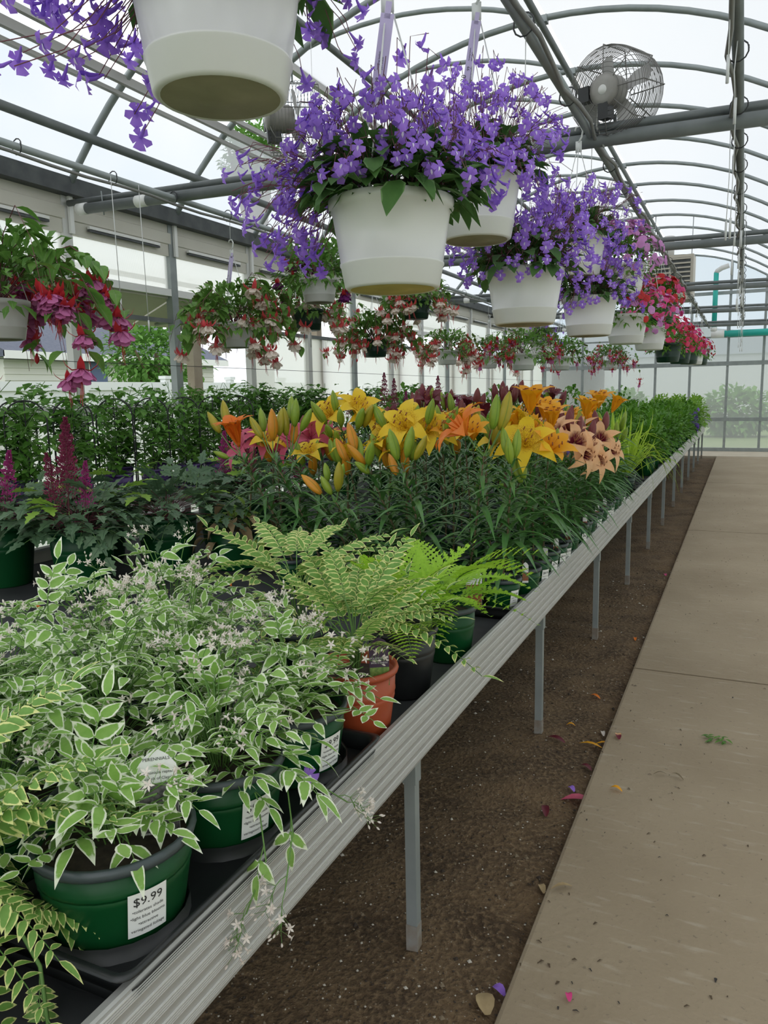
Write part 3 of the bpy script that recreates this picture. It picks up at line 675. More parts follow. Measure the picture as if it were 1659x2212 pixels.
def _strep(label, loc, nfl, nlf, R=(.19, .30), top=ZP, tagl=None, base_m=pot_olive_brown, el=(-.5, 1.25), zk=.85, lowbias=None):
    t = thing('hanging_basket', label, 'hanging basket', loc, 'lavender-flowered hanging baskets')
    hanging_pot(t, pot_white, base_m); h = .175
    za = hanger(t, .25, h, top - loc[2], .36 if base_m is pot_amber else .44)
    if tagl: hang_tag(t, za, math.atan2(-loc[1], -loc[0]), tagl)
    curves = []
    for i in range(nfl):
        az = U(0, 6.283); e = U(*el); r = U(*R) * (1.0 if e > 0 else .95)
        if lowbias and RN.random() < lowbias[2]: az = U(lowbias[0], lowbias[1]); e = U(-.75, .3); r = U(.22, .33)
        d = sph(az, e); p = V((d.x * r, d.y * r, h + .03 + d.z * r * zk))
        f = (V((d.x, d.y, 0)) * 1.0 + V((U(-.6, .6), U(-.6, .6), U(-.75, .25)))); f = f.normalized() if f.length > .1 else V((1, 0, 0))
        up = V((U(-.35, .35), U(-.35, .35), 1))
        inst(SF, 'flower', t, p, orient(f, up), U(.8, 1.2))
        st = V((d.x * .11 + U(-.03, .03), d.y * .11 + U(-.03, .03), h + .03)); mid = st.lerp(p, .6) + V((0, 0, .035)); q = p - f * .022 + V((0, 0, .006)); curves.append([st, mid, p - f * .03 + V((0, 0, .018)), q])
        if RN.random() < .5: e2 = p + V((U(-.03, .03), U(-.03, .03), U(0, .04))); curves.append([mid, mid.lerp(e2, .5) + V((0, 0, .01)), e2])
    stems_obj(t, curves, stem_red, .0008)
    for i in range(nlf):
        az = U(0, 6.283); e = U(-.25, 1.2); r = U(.10, .175) if e > .1 else U(.13, .18)
        d = sph(az, e); p = V((d.x * r, d.y * r, h + .015 + d.z * r * .62)); o = (V((d.x, d.y, d.z * .5)) + V((U(-.6, .6), U(-.6, .6), U(-.5, .35)))).normalized()
        inst(RN.choice(SL), 'leaf', t, p - o * .01, orient(o, V((d.x * .4, d.y * .4, 1))), U(1.0, 1.55))
    tuft(t, 260, .15, .10, .05, M_strepleaf, h + .005, el=(-.1, 1.3), name='inner_foliage')
    return t
T30 = [('$30', .019, -.007, -.165), ('99', .011, .0, -.125), ('Streptocarpella', .0085, .008, -.165), ('hanging basket', .0055, -.004, -.10), ('part shade', .0055, .003, -.10)]
bA = on_x(478, 218, XP - .05); bB = on_x(848, 628, XP); bC = on_x(1030, 522, XP - .05); bD = on_x(1133, 703, XP); bE = on_x(1272, 727, XP)
strep_basket('lavender basket cut by the top of the picture, its big white pot seen from below', bA, 130, 60, (.17, .30), tagl=None, base_m=pot_olive_brown, el=(-.5, .4), spray=((2.6, 4.0, -.55, .05, .2, .36, 46), (-.5, .5, -.3, .1, .2, .30, 9)))
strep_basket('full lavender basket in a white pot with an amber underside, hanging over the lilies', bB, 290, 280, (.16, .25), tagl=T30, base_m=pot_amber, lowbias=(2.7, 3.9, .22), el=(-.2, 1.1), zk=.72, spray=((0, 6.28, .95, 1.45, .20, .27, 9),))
strep_basket('lavender basket hung higher, just behind the amber-bottomed white pot', bC, 295, 170, (.17, .28), tagl=T30, el=(-.5, 1.15), zk=.9)
strep_basket('lavender basket in a white pot, second along the walkway beyond the amber-bottomed one', bD, 240, 120, (.17, .27), el=(-.5, 1.1))
strep_basket('lavender basket hung higher behind the second white pot, darker leaves showing', on_x(1245, 600, XP - .03), 220, 90, (.17, .28), el=(-.5, 1.1))
strep_basket('lavender basket in a white pot, third along the walkway, beside the pink impatiens', bE, 210, 90, (.17, .28))

# ---- impatiens baskets further along the same pipe
def flat_flower(name, m, L=.021):
    s = MB(); c = s.vt((0, 0, 0))
    for k in range(5):
        r = math.radians(72 * k); d = V((math.sin(r), 0, math.cos(r))); w = L * .55
        s.blade([V((0, 0, 0)), d * L * .5 + V((0, .002, 0)), d * L * .85, d * L * 1.02 + V((0, -.003, 0))], V((0, 1, 0)), [.002, w * .9, w, 0], .05, 0, c)
    return s.mesh(name, m)
IMP = {k: flat_flower('flower', m) for k, m in (('pink', M_imp_pink), ('red', M_imp_red), ('lilac', M_imp_lilac), ('rose', M_imp_rose))}
def impatiens(label, loc, kinds, potm, n, D=.25, top=ZP, R=.19):
    t = thing('hanging_basket', label, 'hanging basket', loc, 'impatiens hanging baskets')
    hanging_pot(t, potm, potm, D); h = .175; hanger(t, D, h, top - loc[2])
    tuft(t, 420, R * .92, R * .9, .045, M_bush, h + .01, el=(-.55, 1.4))
    for i in range(n):
        az = U(0, 6.283); e = U(-.32, 1.35); d = sph(az, e); r = R * U(.95, 1.18); p = V((d.x * r, d.y * r, h + .02 + d.z * r)); f = (d + V((U(-.5, .5), U(-.5, .5), U(-.4, .4)))).normalized()
        k = kinds[min(int(RN.random() * len(kinds)), len(kinds) - 1)]
        inst(IMP[k], 'flower', t, p, orient(f, V((U(-1, 1), U(-1, 1), U(-1, 1)))), U(.9, 1.25))
impatiens('pale lilac impatiens basket hung highest, between the lavender baskets and the unit heater', on_x(1345, 640, XP), ['lilac'], pot_white, 140, R=.2)
impatiens('white pot of mixed pink and orange-red impatiens next to the third lavender basket', on_x(1352, 744, XP), ['pink', 'pink', 'pink', 'red', 'lilac'], pot_white, 130, R=.2)
impatiens('white pot of hot pink impatiens, last white pot before the green ones', on_x(1402, 757, XP), ['pink', 'pink', 'lilac'], pot_white, 130, R=.21)
impatiens('crimson and pink impatiens basket hung high below the unit heater', on_x(1425, 700, XP), ['red', 'red', 'pink'], pot_dkgreen, 110, R=.18)
impatiens('dark green pot of rose-red impatiens, first of the green pots', on_x(1442, 783, XP), ['rose', 'rose', 'rose'], pot_dkgreen, 130, R=.22)
impatiens('dark green pot of rose and pink impatiens, second of the green pots', on_x(1468, 786, XP), ['rose', 'pink', 'pink'], pot_dkgreen, 110, R=.23)
impatiens('dark green pot of pink and lilac impatiens, third of the green pots', on_x(1487, 787, XP), ['pink', 'lilac', 'rose'], pot_dkgreen, 70, R=.2)
impatiens('white pot of red impatiens far along the walkway', on_x(1500, 788, XP), ['red', 'red', 'pink'], pot_white, 65, R=.2)
impatiens('dark green pot of red and lilac impatiens, farthest along the walkway', on_x(1512, 789, XP), ['red', 'red', 'lilac'], pot_dkgreen, 65, R=.22)

# ---- fuchsia baskets on the left pipe
def fuchsia_flower(sm, km, dbl=True):
    s = MB()
    s.tube([V((0, 0, .03)), V((0, 0, .0))], .0007, 3, 2, False)
    s.tube([V((0, 0, 0)), V((0, 0, -.006)), V((0, 0, -.012)), V((0, 0, -.022))], [.0015, .0032, .003, .006], 6, 0)
    for k in range(4):
        a = k * 1.571 + .3; d = V((math.cos(a), math.sin(a), 0))
        s.blade([V((0, 0, -.02)) + d * .004, d * .018 + V((0, 0, -.022)), d * .030 + V((0, 0, -.012)), d * .037 + V((0, 0, .002))], V((0, 0, 1)), [.004, .0085, .007, 0], -.2, 0)
    for ring, (nn, rr, zz, ww) in enumerate(((8, .027, -.045, .0125), (6, .016, -.052, .011)) if dbl else ((4, .010, -.045, .009),)):
        for k in range(nn):
            a = k * 6.283 / nn + ring * .4; d = V((math.cos(a), math.sin(a), 0)); z = zz + .004 * math.sin(k * 2.3)
            s.blade([V((0, 0, -.021)) + d * .003, d * rr * .55 + V((0, 0, -.031)), d * rr + V((0, 0, z)), d * rr * 1.15 + V((0, 0, z - .002))], V((0, 0, 1)), [.004, ww, ww * .9, 0], .2, 1)
    for k in range(5):
        a = k * 1.3; s.tube([V((0, 0, -.03)), V((.004 * math.cos(a), .004 * math.sin(a), -.075 - .006 * k))], .0006, 3, 0, False)
    return s.mesh('flower', [sm, km, stem_green])
FF = {'mag': fuchsia_flower(M_sepal, M_skirt), 'white': fuchsia_flower(M_sepal_pk, M_skirt_w), 'plum': fuchsia_flower(M_sepal, M_skirt_p), 'slim': fuchsia_flower(M_sepal, M_skirt, False), 'slimw': fuchsia_flower(M_sepal_pk, M_skirt_w, False)}
def fuchsia_bud(m):
    s = MB(); s.tube([V((0, 0, .025)), V((0, 0, 0))], .0006, 3, 1, False)
    s.tube([V((0, 0, 0)), V((0, 0, -.006)), V((0, 0, -.014)), V((0, 0, -.022)), V((0, 0, -.029))], [.002, .004, .0075, .0062, .0008], 7, 0); return s.mesh('bud', [m, stem_green])
FB = {'mag': fuchsia_bud(M_sepal), 'white': fuchsia_bud(M_sepal_pk)}
FL_ = [leaf_mesh('leaf', .056, .0185, M_fleaf, 6, .3, .25, .7), leaf_mesh('leaf', .048, .017, M_fleaf, 6, .55, .3, .7)]
def fuchsia(label, loc, kinds, potm, nst, nlf, nfl, nbud, reach=(.22, .38), D=.25, top=ZF, fs=1.25, tagl=None, joined=False, droop=.16, sc=1.0, rise=(.06, .3), fill=1.1):
    t = thing('hanging_basket', label, 'hanging basket', loc, 'fuchsia hanging baskets')
    hanging_pot(t, potm, potm if potm is not pot_white else pot_olive_brown, D, .155); h = .155; za = hanger(t, D, h, top - loc[2], .42)
    if tagl: hang_tag(t, za, math.atan2(-loc[1], -loc[0]), tagl, z_off=-.01)
    cur = []; tips = []
    for i in range(nst):
        az = i * 2.39996 + U(-.3, .3); r = U(*reach); up = U(*rise); d = V((math.cos(az), math.sin(az), 0)); dr = U(.02, droop)
        c = [V((0, 0, h - .02)), d * r * .3 + V((0, 0, h + up * .75)), d * r * .6 + V((0, 0, h + up)), d * r * .85 + V((0, 0, h + up * .6)), d * r + V((0, 0, h + up * .3 - dr))]
        cur.append(c); tips.append(c)
    stems_obj(t, cur, stem_red, (.0022, .0010), 4)
    s = MB() if joined else None
    for i in range(nlf):
        c = cur[i % nst]; u = U(.9, 3.98); k = int(u); p = c[k].lerp(c[k + 1], u - k); tg = (c[k + 1] - c[k]).normalized(); sd = tg.cross(V((0, 0, 1))).normalized() * (1 if i % 2 else -1)
        o = (sd * U(.6, 1.2) + tg * U(.1, .6) + V((0, 0, U(-.5, .15)))).normalized(); l = U(.8, 1.25) * sc
        if joined:
            L = .046 * l; s.blade([p, p + o * L * .5, p + o * L + V((0, 0, -.3 * L))], V((0, 0, 1)), [L * .1, L * .32, 0], .25)
        else: inst(FL_[i % 2], 'leaf', t, p, orient(o, V((0, 0, 1))), l)
    if joined: oo = s.build('foliage', M_fleaf, t); oo['kind'] = 'stuff'
    tuft(t, int(520 * fill) if not joined else 420, D * 1.05 * fill, .2 * fill, .06, M_fleaf, h + .01, el=(-.45, 1.3), name='inner_foliage')
    for i in range(nfl):
        c = cur[(i * 3) % nst]; u = U(2.0, 3.99); k = int(u); p = c[k].lerp(c[k + 1], u - k) + V((U(-.02, .02), U(-.02, .02), -.03 - .07 * RN.random()))
        inst(FF[RN.choice(kinds)], 'flower', t, p, Matrix.Rotation(U(0, 6.28), 3, 'Z') @ Matrix.Rotation(U(-.35, .35), 3, 'X'), U(.85, 1.15) * fs)
    for i in range(nbud):
        c = cur[(i * 5 + 2) % nst]; u = U(2.2, 3.99); k = int(u); p = c[k].lerp(c[k + 1], u - k) + V((0, 0, -.03 - .04 * RN.random()))
        inst(FB['mag' if kinds[0] in ('mag', 'plum', 'slim') else 'white'], 'bud', t, p, Matrix.Rotation(U(-.25, .25), 3, 'X'), U(.85, 1.15) * fs)
    return t
T19 = [('$19', .019, -.007, -.165), ('99', .011, 0, -.125), ('fuchsia basket', .0065, .008, -.165)]
fuchsia('fuchsia basket at the left picture edge with big red and mauve double blooms', on_x(0, 735, -2.75), ['mag'], pot_white, 30, 290, 64, 26, fs=1.6, reach=(.26, .52), droop=.30, sc=1.5, rise=(.06, .34), fill=1.5)
fuchsia('fuchsia basket in a white pot with cream and red blooms and a lilac price tag', on_x(510, 752, -2.98), ['white'], pot_white, 28, 280, 44, 22, fs=1.5, reach=(.24, .48), tagl=T19, droop=.26, sc=1.3, fill=1.25)
fuchsia('small white-potted fuchsia hung high with plum and scarlet blooms, left of the big lavender pot', on_x(690, 655, -2.55), ['plum'], pot_white, 14, 100, 8, 6, reach=(.18, .3), top=arc(-2.55) - .04, fs=1.3)
fuchsia('fuchsia in a dark green pot half hidden behind the white-potted cream one', on_x(664, 715, -2.98), ['white'], pot_dkgreen, 14, 120, 24, 12, fs=1.5, reach=(.22, .36), droop=.2)
fuchsia('fuchsia in a black-green pot with coral and cream bloom clusters, centre of the left row', on_x(810, 772, -2.98), ['white', 'slimw'], pot_dkgreen, 26, 260, 54, 24, fs=1.5, reach=(.24, .46), droop=.24, sc=1.15)
fuchsia('fuchsia in a dark green pot hung higher under the amber-bottomed lavender pot', on_x(900, 690, -2.55), ['white'], pot_dkgreen, 16, 110, 28, 8, fs=1.5, reach=(.22, .4), top=arc(-2.55) - .04)
fuchsia('coral fuchsia in a white pot, just right of the black-green pot', on_x(966, 788, -2.98), ['slimw', 'white'], pot_white, 18, 170, 50, 16, reach=(.24, .42), joined=True, fs=1.6)
fuchsia('coral fuchsia mass in a white pot, second right of the black-green pot', on_x(1056, 796, -2.98), ['slimw', 'white'], pot_white, 18, 170, 50, 12, reach=(.24, .44), joined=True, fs=1.7)
fuchsia('leafy fuchsia with few blooms in a square-looking white pot below the third lavender basket', on_x(1210, 800, -1.9), ['slim'], pot_white, 18, 200, 8, 10, reach=(.2, .36), joined=True, fs=1.3)
fuchsia('red trailing fuchsia between the leafy one and the far white pot', on_x(1130, 800, -1.9), ['slim'], pot_white, 18, 130, 36, 10, reach=(.24, .42), joined=True, fs=1.4)
fuchsia('red fuchsia in the farthest white pot with long trailing blooms', on_x(1318, 800, -1.9), ['slim'], pot_white, 20, 170, 44, 12, reach=(.26, .46), joined=True, fs=1.5, droop=.3)
strep_basket('small lavender basket far back between the second and third white pots', on_x(1170, 775, -1.9), 60, 20, (.17, .27))

# ================================================================ POTS ON THE BENCH
def tray(label, x0, x1, y0, y1, nx_, ny_, hr, group='black carrying trays', lift=0.0):
    t = thing('plant_tray', label, 'tray', ((x0 + x1) / 2, (y0 + y1) / 2, BZ + lift), group); w, l = x1 - x0, y1 - y0; zt = .04
    s = MB(); r = .02; cor = []
    for cx_, cy_, a0 in ((w / 2 - r, l / 2 - r, 0), (-w / 2 + r, l / 2 - r, 90), (-w / 2 + r, -l / 2 + r, 180), (w / 2 - r, -l / 2 + r, 270)):
        for k in range(5): a = math.radians(a0 + 22.5 * k); cor.append((cx_ + r * math.cos(a), cy_ + r * math.sin(a)))
    n = len(cor); pr = [(1.0, zt - .006), (1.012, zt), (.985, zt + .002), (.972, zt - .003), (.962, .012), (.985, 0.002), (.99, .018)]
    rows = [[s.vt((x * (1 - (1 - q[0]) * 1.2), y * (1 - (1 - q[0]) * 1.2), q[1])) for x, y in cor] for q in pr]
    for i in range(len(rows) - 1):
        for j in range(n): s.fc((rows[i][j], rows[i][(j + 1) % n], rows[i + 1][(j + 1) % n], rows[i + 1][j]))
    s.build('rim', black_plastic, t)
    s = MB(); s.box((0, 0, .0085), (w * .95, l * .95, .005)); s.build('base', black_plastic, t, False)
    for i in range(nx_):
        for j in range(ny_):
            s = MB(); s.lathe([(hr, .012), (hr + .006, .030), (hr + .009, .034), (hr + .009, .0 - lift)], 20, ((i + .5 - nx_ / 2) * w / nx_, (j + .5 - ny_ / 2) * l / ny_, 0)); s.build('socket', black_plastic, t)
# ---- variegated polemonium (white edges)
PL = [compound('leaf', M_pol, 2, .07, .044, .0112, .3, 58, .35, n=7, curl=.45), compound('leaf', M_pol, 3, .09, .040, .0105, .25, 62, .5, n=7, curl=.3), compound('leaf', M_pol, 1, .05, .048, .0122, .6, 55, .2, n=7, curl=.6), compound('leaf', M_pol, 2, .065, .038, .0115, .35, 66, .1, n=7, curl=-.25)]
def bud_spray():
    s = MB(); L = .07
    P = [V((0, L * i / 5, .010 * math.sin(i))) for i in range(6)]; s.tube(P, .0010, 3, 0, False)
    for k in range(15):
        b0 = P[min(2 + k // 4, 5)]; a = k * 2.4; e = b0 + V((.017 * math.cos(a), .007 + .008 * (k % 3), .017 * math.sin(a) + .005)); s.tube([b0, e], .0005, 3, 0, False)
        d = (e - b0).normalized(); s.tube([e - d * .001, e + d * .002, e + d * .0055, e + d * .009], [.0008, .0022, .0024, .0006], 5, 1)
        if k % 3 == 0:
            for j in range(5): q = a + j * 1.257; n_ = (d.orthogonal() * math.cos(q) + d.cross(d.orthogonal()) * math.sin(q)); s.blade([e + d * .007, e + d * .010 + n_ * .004, e + d * .011 + n_ * .0085], d, [.0008, .0024, 0], .1, 1)
    return s.mesh('flower_spray', [stem_green, M_polbud])
SPR = bud_spray()
def mound(t, leaves, n, crown, R, H, el=(.0, 1.35), stem_m=stem_green, scale=(.85, 1.25), flat=.35, sprays=0, name='leaf', r0=.4, shoot=0):
    cur = []
    for i in range(n + sprays):
        az = i * 2.39996 + U(-.4, .4); e = U(*el); k = U(r0, 1.0); d = sph(az, e); p = V((d.x * R * k, d.y * R * k, crown + max(d.z, -.2) * H * k))
        if i >= n: k = U(.9, 1.15); p = V((d.x * R * k, d.y * R * k, crown + d.z * H * k + .02))
        o = (V((d.x, d.y, 0)) * (1 if e < 1.1 else .6) + V((U(-.5, .5), U(-.5, .5), d.z * flat + U(-.35, .3)))).normalized()
        cur.append([V((d.x * .015, d.y * .015, crown - .02)), V((p.x * .45, p.y * .45, crown + (p.z - crown) * .65)), p])
        if i >= n: inst(SPR, 'flower_spray', t, p - o * .02, orient((o + V((0, 0, .4))).normalized(), V((0, 0, 1))), U(.5, .8))
        else: inst(leaves[i % len(leaves)], name, t, p - o * .015, orient(o, V((U(-.35, .35), U(-.35, .35), 1))), U(*scale))
    stems_obj(t, cur, stem_m, .0013)
def polemonium(label, x, y, n=62, R=.17, H=.22, sprays=7, price=None, tagd=False, el=(-.05, 1.4)):
    t = thing('potted_plant', label, 'potted plant', (x, y, BZ + .037), 'white-edged variegated plants in green pots')
    p = add_pot(t, .103, .084, .130, pot_green, rim_grey)
    if price is not None: wrapped_label(p, .103, .084, .130, price, .028, .050, .062, [('$9.99', .017, .044), ('•tolerates shade', .0062, .034), ('•light blue blooms', .0062, .025), ('•attractive', .0062, .016), ('variegated foliage', .0062, .007)])
    mound(t, PL, int(n * 1.5), .115, R, H, el, sprays=sprays, scale=(.62, 1.02))
    if tagd: stake_tag(t, (.052, .03, .08), .68, .05, .15, label_white, label_grey, [('PERENNIALS', .0062, .134), ('Polemonium reptans', .0056, .116), ("'Touch of Class'", .0056, .108), ("JACOB'S LADDER", .0050, .032)], .05, (.24, .68))
    return t
rows = [.68, .89, 1.10]
tray('black tray holding the front white-edged plants beside the bench rail', -1.075, -.605, .575, 1.26, 2, 3, .084, lift=.025)
tray('black tray under the back white-edged plants', -1.315, -1.085, .565, 1.50, 1, 4, .084, lift=.025)
polemonium('white-edged variegated plant in the green pot with the readable $9.99 label', -.722, .69, 30, .125, .12, 3, price=-.42, tagd=True, el=(.3, 1.45))
polemonium('white-edged variegated plant second along the rail, label half turned away', -.722, .915, 46, .15, .15, 9, price=-.35, el=(.1, 1.4))
polemonium('white-edged variegated plant third along the rail, next to the orange pot', -.725, 1.13, 50, .15, .14, 14, price=-.2, el=(.05, 1.4))
polemonium('white-edged variegated plant behind the $9.99 pot, second row from the rail', -.96, .69, 60, .19, .20, 5)
polemonium('white-edged variegated plant in the middle of the mass, full of blush buds', -.96, .915, 64, .2, .22, 10)
polemonium('white-edged variegated plant of the second row behind the orange pot, very full of buds', -.96, 1.13, 62, .19, .21, 14)
polemonium('leggy white-edged variegated plant in the third row, nearest the camera', -1.20, .69, 56, .2, .17, 2)
polemonium('tall white-edged variegated plant in the third row with a thick brown stem', -1.20, .92, 62, .21, .22, 3)
polemonium('white-edged variegated plant of the third row in front of the green astilbe pot', -1.20, 1.15, 62, .21, .20, 3)
polemonium('farthest white-edged variegated plant, its tip shoots rising before the lilies', -1.20, 1.38, 52, .19, .24, 5)
# trailing shoots over the rail
t = thing('flower_shoot', 'long trailing shoot of the white-edged plants hanging over the aluminium rail', 'plant shoot', (-.66, .93, BZ + .1), None)
for k, (pp, q) in enumerate((((0, 0, .06), [(.03, .03, .06), (.09, .02, .03), (.13, .05, -.01)]), ((0, .02, .06), [(.05, .0, .05), (.085, -.04, -.02), (.10, -.09, -.08)]), ((0, -.03, .05), [(.04, -.06, .03), (.07, -.09, -.04), (.06, -.13, -.10)]))):
    P = [V(pp)] + [V(z) for z in q]; stems_obj(t, [P], stem_green, .0013, name='stem')
    for j in range(1, 4):
        d = (P[j] - P[j - 1]).normalized(); inst(PL[2] if j < 3 else SPR, 'leaf' if j < 3 else 'flower_spray', t, P[j] - d * .02, orient((d + V((U(-.5, .5), U(-.5, .5), .2))).normalized()), .75)
    inst(SPR, 'flower_spray', t, P[3], orient((P[3] - P[2]).normalized()), .7)
o = inst(SF, 'fallen_flower', None, V((-.60, .985, .664)), orient(V((.6, -.5, .1))), 1.1); tag(o, 'single lavender blossom caught on the white-edged plants by the rail', 'flower')

# ---- yellow-edged polemonium, fern-like leaves
BL = [compound('leaf', M_brise, 11, .21, .042, .0098, .2, 70, .45, n=6, curl=.4, taper=.5), compound('leaf', M_brise, 12, .19, .040, .0092, .2, 72, .85, n=6, curl=.35, taper=.5)]
def arching(t, meshes, n, crown, r0, H, tilt, name='leaf', sc=(.85, 1.15), stem_m=stem_green, azr=None):
    cur = []
    for i in range(n):
        az = i * 2.39996 + U(-.3, .3) if azr is None else U(*azr); k = U(.5, 1); e = U(*tilt); p = V((math.cos(az) * r0 * k, math.sin(az) * r0 * k, crown + H * U(.3, 1) * (1.2 - .4 * k)))
        o = sph(az, e); cur.append([V((0, 0, crown - .02)), V((p.x * .4, p.y * .4, crown + (p.z - crown) * .7)), p]); inst(RN.choice(meshes), name, t, p, orient(o, V((0, 0, 1))), U(*sc))
    stems_obj(t, cur, stem_m, .0016)
t = thing('potted_plant', 'yellow-edged ferny plant in the tall orange pot with a plum name tag', 'potted plant', (-.705, 1.352, BZ))
add_pot(t, .088, .068, .165, pot_orange, pot_orange); arching(t, BL, 28, .15, .05, .15, (.3, 1.25), sc=(.7, .98))
stake_tag(t, (.066, -.02, .135), .55, .04, .10, tag_plum, label_green, [('POLEMONIUM', .0058, .055), ("BRISE D'ANJOU", .005, .046)], .05, (0, .38), label_white)
t = thing('potted_plant', 'yellow-edged ferny plant cut by the lower left picture corner', 'potted plant', (-.865, .47, BZ))
add_pot(t, .085, .07, .14, pot_dkgreen, rim_grey); arching(t, BL, 30, .12, .08, .15, (-.5, 1.0), sc=(.75, 1.0))
P = [V((.05, .05, .13)), V((.1, .09, .12)), V((.145, .09, .06)), V((.175, .07, -.0)), V((.185, .05, -.0)), V((.19, .03, .005))]
stems_obj(t, [P], stem_green, .0026, 5, 'trailing_stem')
for j in range(1, 5): inst(BL[0], 'leaf', t, P[j], orient(((P[j] - P[j - 1]).normalized() + V((.5 if j % 2 else -.4, .4 if j % 2 else -.3, .1))).normalized()), .55)
# ---- lime ferns
def frond(L, droop):
    s = MB(); k = 14; P = [V((0, L * i / k, -droop * L * (i / k) ** 2)) for i in range(k + 1)]; rg = s.tube(P, [.0016 * (1 - .7 * i / k) for i in range(k + 1)], 3, 1, False)
    for i in range(2, k):
        f = math.sin(math.pi * (i / k) ** .7) ; l = L * .30 * max(f, .12)
        for sg in (-1, 1):
            d = V((sg * .93, .36, .03)); n = 8; path = [P[i] + d * (l * j / n) + V((0, .10 * l * (j / n) ** 2, -.15 * l * (j / n) ** 2)) for j in range(n + 1)]
            s.blade(path, V((0, 0, 1)), [w * (1.25 if j % 2 else .5) for j, w in enumerate(sine_w(L * .022 + .002, n, .6))], .15, 0, rg[i][0])
    s.blade([P[-1], P[-1] + V((0, L * .05, -.02 * L))], V((0, 0, 1)), [.003, 0], 0, 0, rg[-1][0]); return s.mesh('frond', [M_fern, stem_green])
FR = [frond(.20, .5), frond(.17, .25), frond(.22, .75)]
t = thing('potted_fern', 'lime green fern in the tall black pot next to the orange pot', 'potted fern', (-.72, 1.63, BZ)); add_pot(t, .085, .066, .165, black_plastic, black_plastic); arching(t, FR, 17, .145, .03, .10, (-.2, 1.25), 'frond')
stake_tag(t, (.05, .03, .12), .6, .03, .13, label_white, label_green, [], .0, (.12, .9))
t = thing('potted_fern', 'lime green fern in a dark green pot leaning over the bench rail', 'potted fern', (-.705, 1.90, BZ)); add_pot(t, .08, .064, .15, pot_green, rim_grey); arching(t, FR, 17, .13, .03, .09, (-.1, 1.2), 'frond')
for k, lab in enumerate(('yellow-edged ferny plant behind the orange pot, before the lilies',)):
    t = thing('potted_plant', lab, 'potted plant', (-.98, 1.58, BZ)); add_pot(t, .085, .068, .15, pot_dkgreen, rim_grey); arching(t, BL, 22, .13, .06, .20, (.1, 1.25))

# ---- lilies
ORD = ['first', 'second', 'third', 'fourth', 'fifth', 'sixth', 'seventh', 'eighth', 'ninth', 'tenth', 'eleventh', 'twelfth']
def lily_leaf(L, w, droop):
    s = MB(); n = 5; s.blade([V((0, L * i / n, .10 * L * math.sin(3.1 * i / n) - droop * L * (i / n) ** 2)) for i in range(n + 1)], V((0, 0, 1)), [w * q for q in (.45, .9, 1, .85, .5, 0)], .45); return s.mesh('leaf', M_lilyleaf)
LL = [lily_leaf(.12, .0085, .25), lily_leaf(.14, .0092, .5), lily_leaf(.105, .0082, .05), lily_leaf(.135, .0098, .8)]
def petal(m, L=.10, w=.019, rec=.55):
    s = MB(); n = 6; s.blade([V((0, L * (i / n) * (1 - .12 * (i / n) ** 3), .012 * math.sin(2.2 * i / n) - rec * L * max(0, (i / n - .45)) ** 1.8 * 1.9)) for i in range(n + 1)], V((0, 0, 1)), [w * q for q in (.28, .6, .88, 1, .86, .52, 0)], .22); return s.mesh('petal', m)
PET = {k: petal(m, rec=r, w=w) for k, m, r, w in (('orange', M_l_orange, .55, .021), ('gold', M_l_gold, .35, .021), ('yellow', M_l_yellow, .75, .023), ('pink', M_l_pink, .7, .019), ('peach', M_l_peach, 1.15, .021), ('wine', M_l_wine, .4, .02))}
def stamens(m, am):
    s = MB(); s.tube([V((0, -.004, 0)), V((0, .006, 0)), V((0, .012, 0))], [.003, .006, .004], 6, 0)
    for k in range(6):
        a = k * 1.047; d = V((math.cos(a) * .02, .062, math.sin(a) * .02)); s.tube([V((0, .006, 0)), d], .0009, 3, 0, False); s.tube([d + V((0, 0, -.005)), d + V((0, .001, .005))], .0019, 4, 1)
    s.tube([V((0, .008, 0)), V((.004, .075, 0))], .0013, 4, 0); return s.mesh('bloom', [m, am])
STM = {k: stamens(PET[k].materials[0], M_anther) for k in PET}
def bud_mesh(m, L=.10, r=.0165):
    s = MB(); n = 9; k = 7; P = [V((0, L * i / k, 0)) for i in range(k + 1)]; R_ = [r * q for q in (.34, .72, .95, 1.0, .95, .80, .55, .12)]
    rings = []
    for i in range(k + 1):
        rings.append([s.vt((R_[i] * (1 + .13 * math.cos(3 * 6.283 * j / n)) * math.cos(6.283 * j / n), P[i].y, R_[i] * (1 + .13 * math.cos(3 * 6.283 * j / n)) * math.sin(6.283 * j / n))) for j in range(n)])
    for i in range(k):
        for j in range(n): u = (j % 3) / 3; s.fc((rings[i][j], rings[i][(j + 1) % n], rings[i + 1][(j + 1) % n], rings[i + 1][j]), [(u, i / k), (u + .33, i / k), (u + .33, (i + 1) / k), (u, (i + 1) / k)])
    s.fc(rings[0][::-1]); s.fc(rings[-1]); return s.mesh('bud', m)
BUD = {'bg': bud_mesh(M_b_green), 'bo': bud_mesh(M_b_olive), 'br': bud_mesh(M_b_orange), 'bw': bud_mesh(M_b_wine, .085), 'bs': bud_mesh(M_b_green, .07, .0135)}
def bloom(t, kind, p, axis, theta, sc=1.0):
    b_ = inst(STM[kind], 'bloom', t, p, orient(axis, V((.3, .2, 1)) if abs(axis.z) < .95 else V((1, 0, 0))), sc)
    for k in range(6):
        a = k * 1.0472 + .2; rad = V((math.cos(a), 0, math.sin(a))); th = theta * (1 if k % 2 else .92) + U(-.06, .06)
        d = V((0, 1, 0)) * math.cos(th) + rad * math.sin(th); up = V((0, 1, 0)) * math.sin(th) - rad * math.cos(th)
        inst(PET[kind], 'petal', b_, d * .004, orient(d, up), (1.0 if k % 2 else .94) * U(.95, 1.05))
    return b_
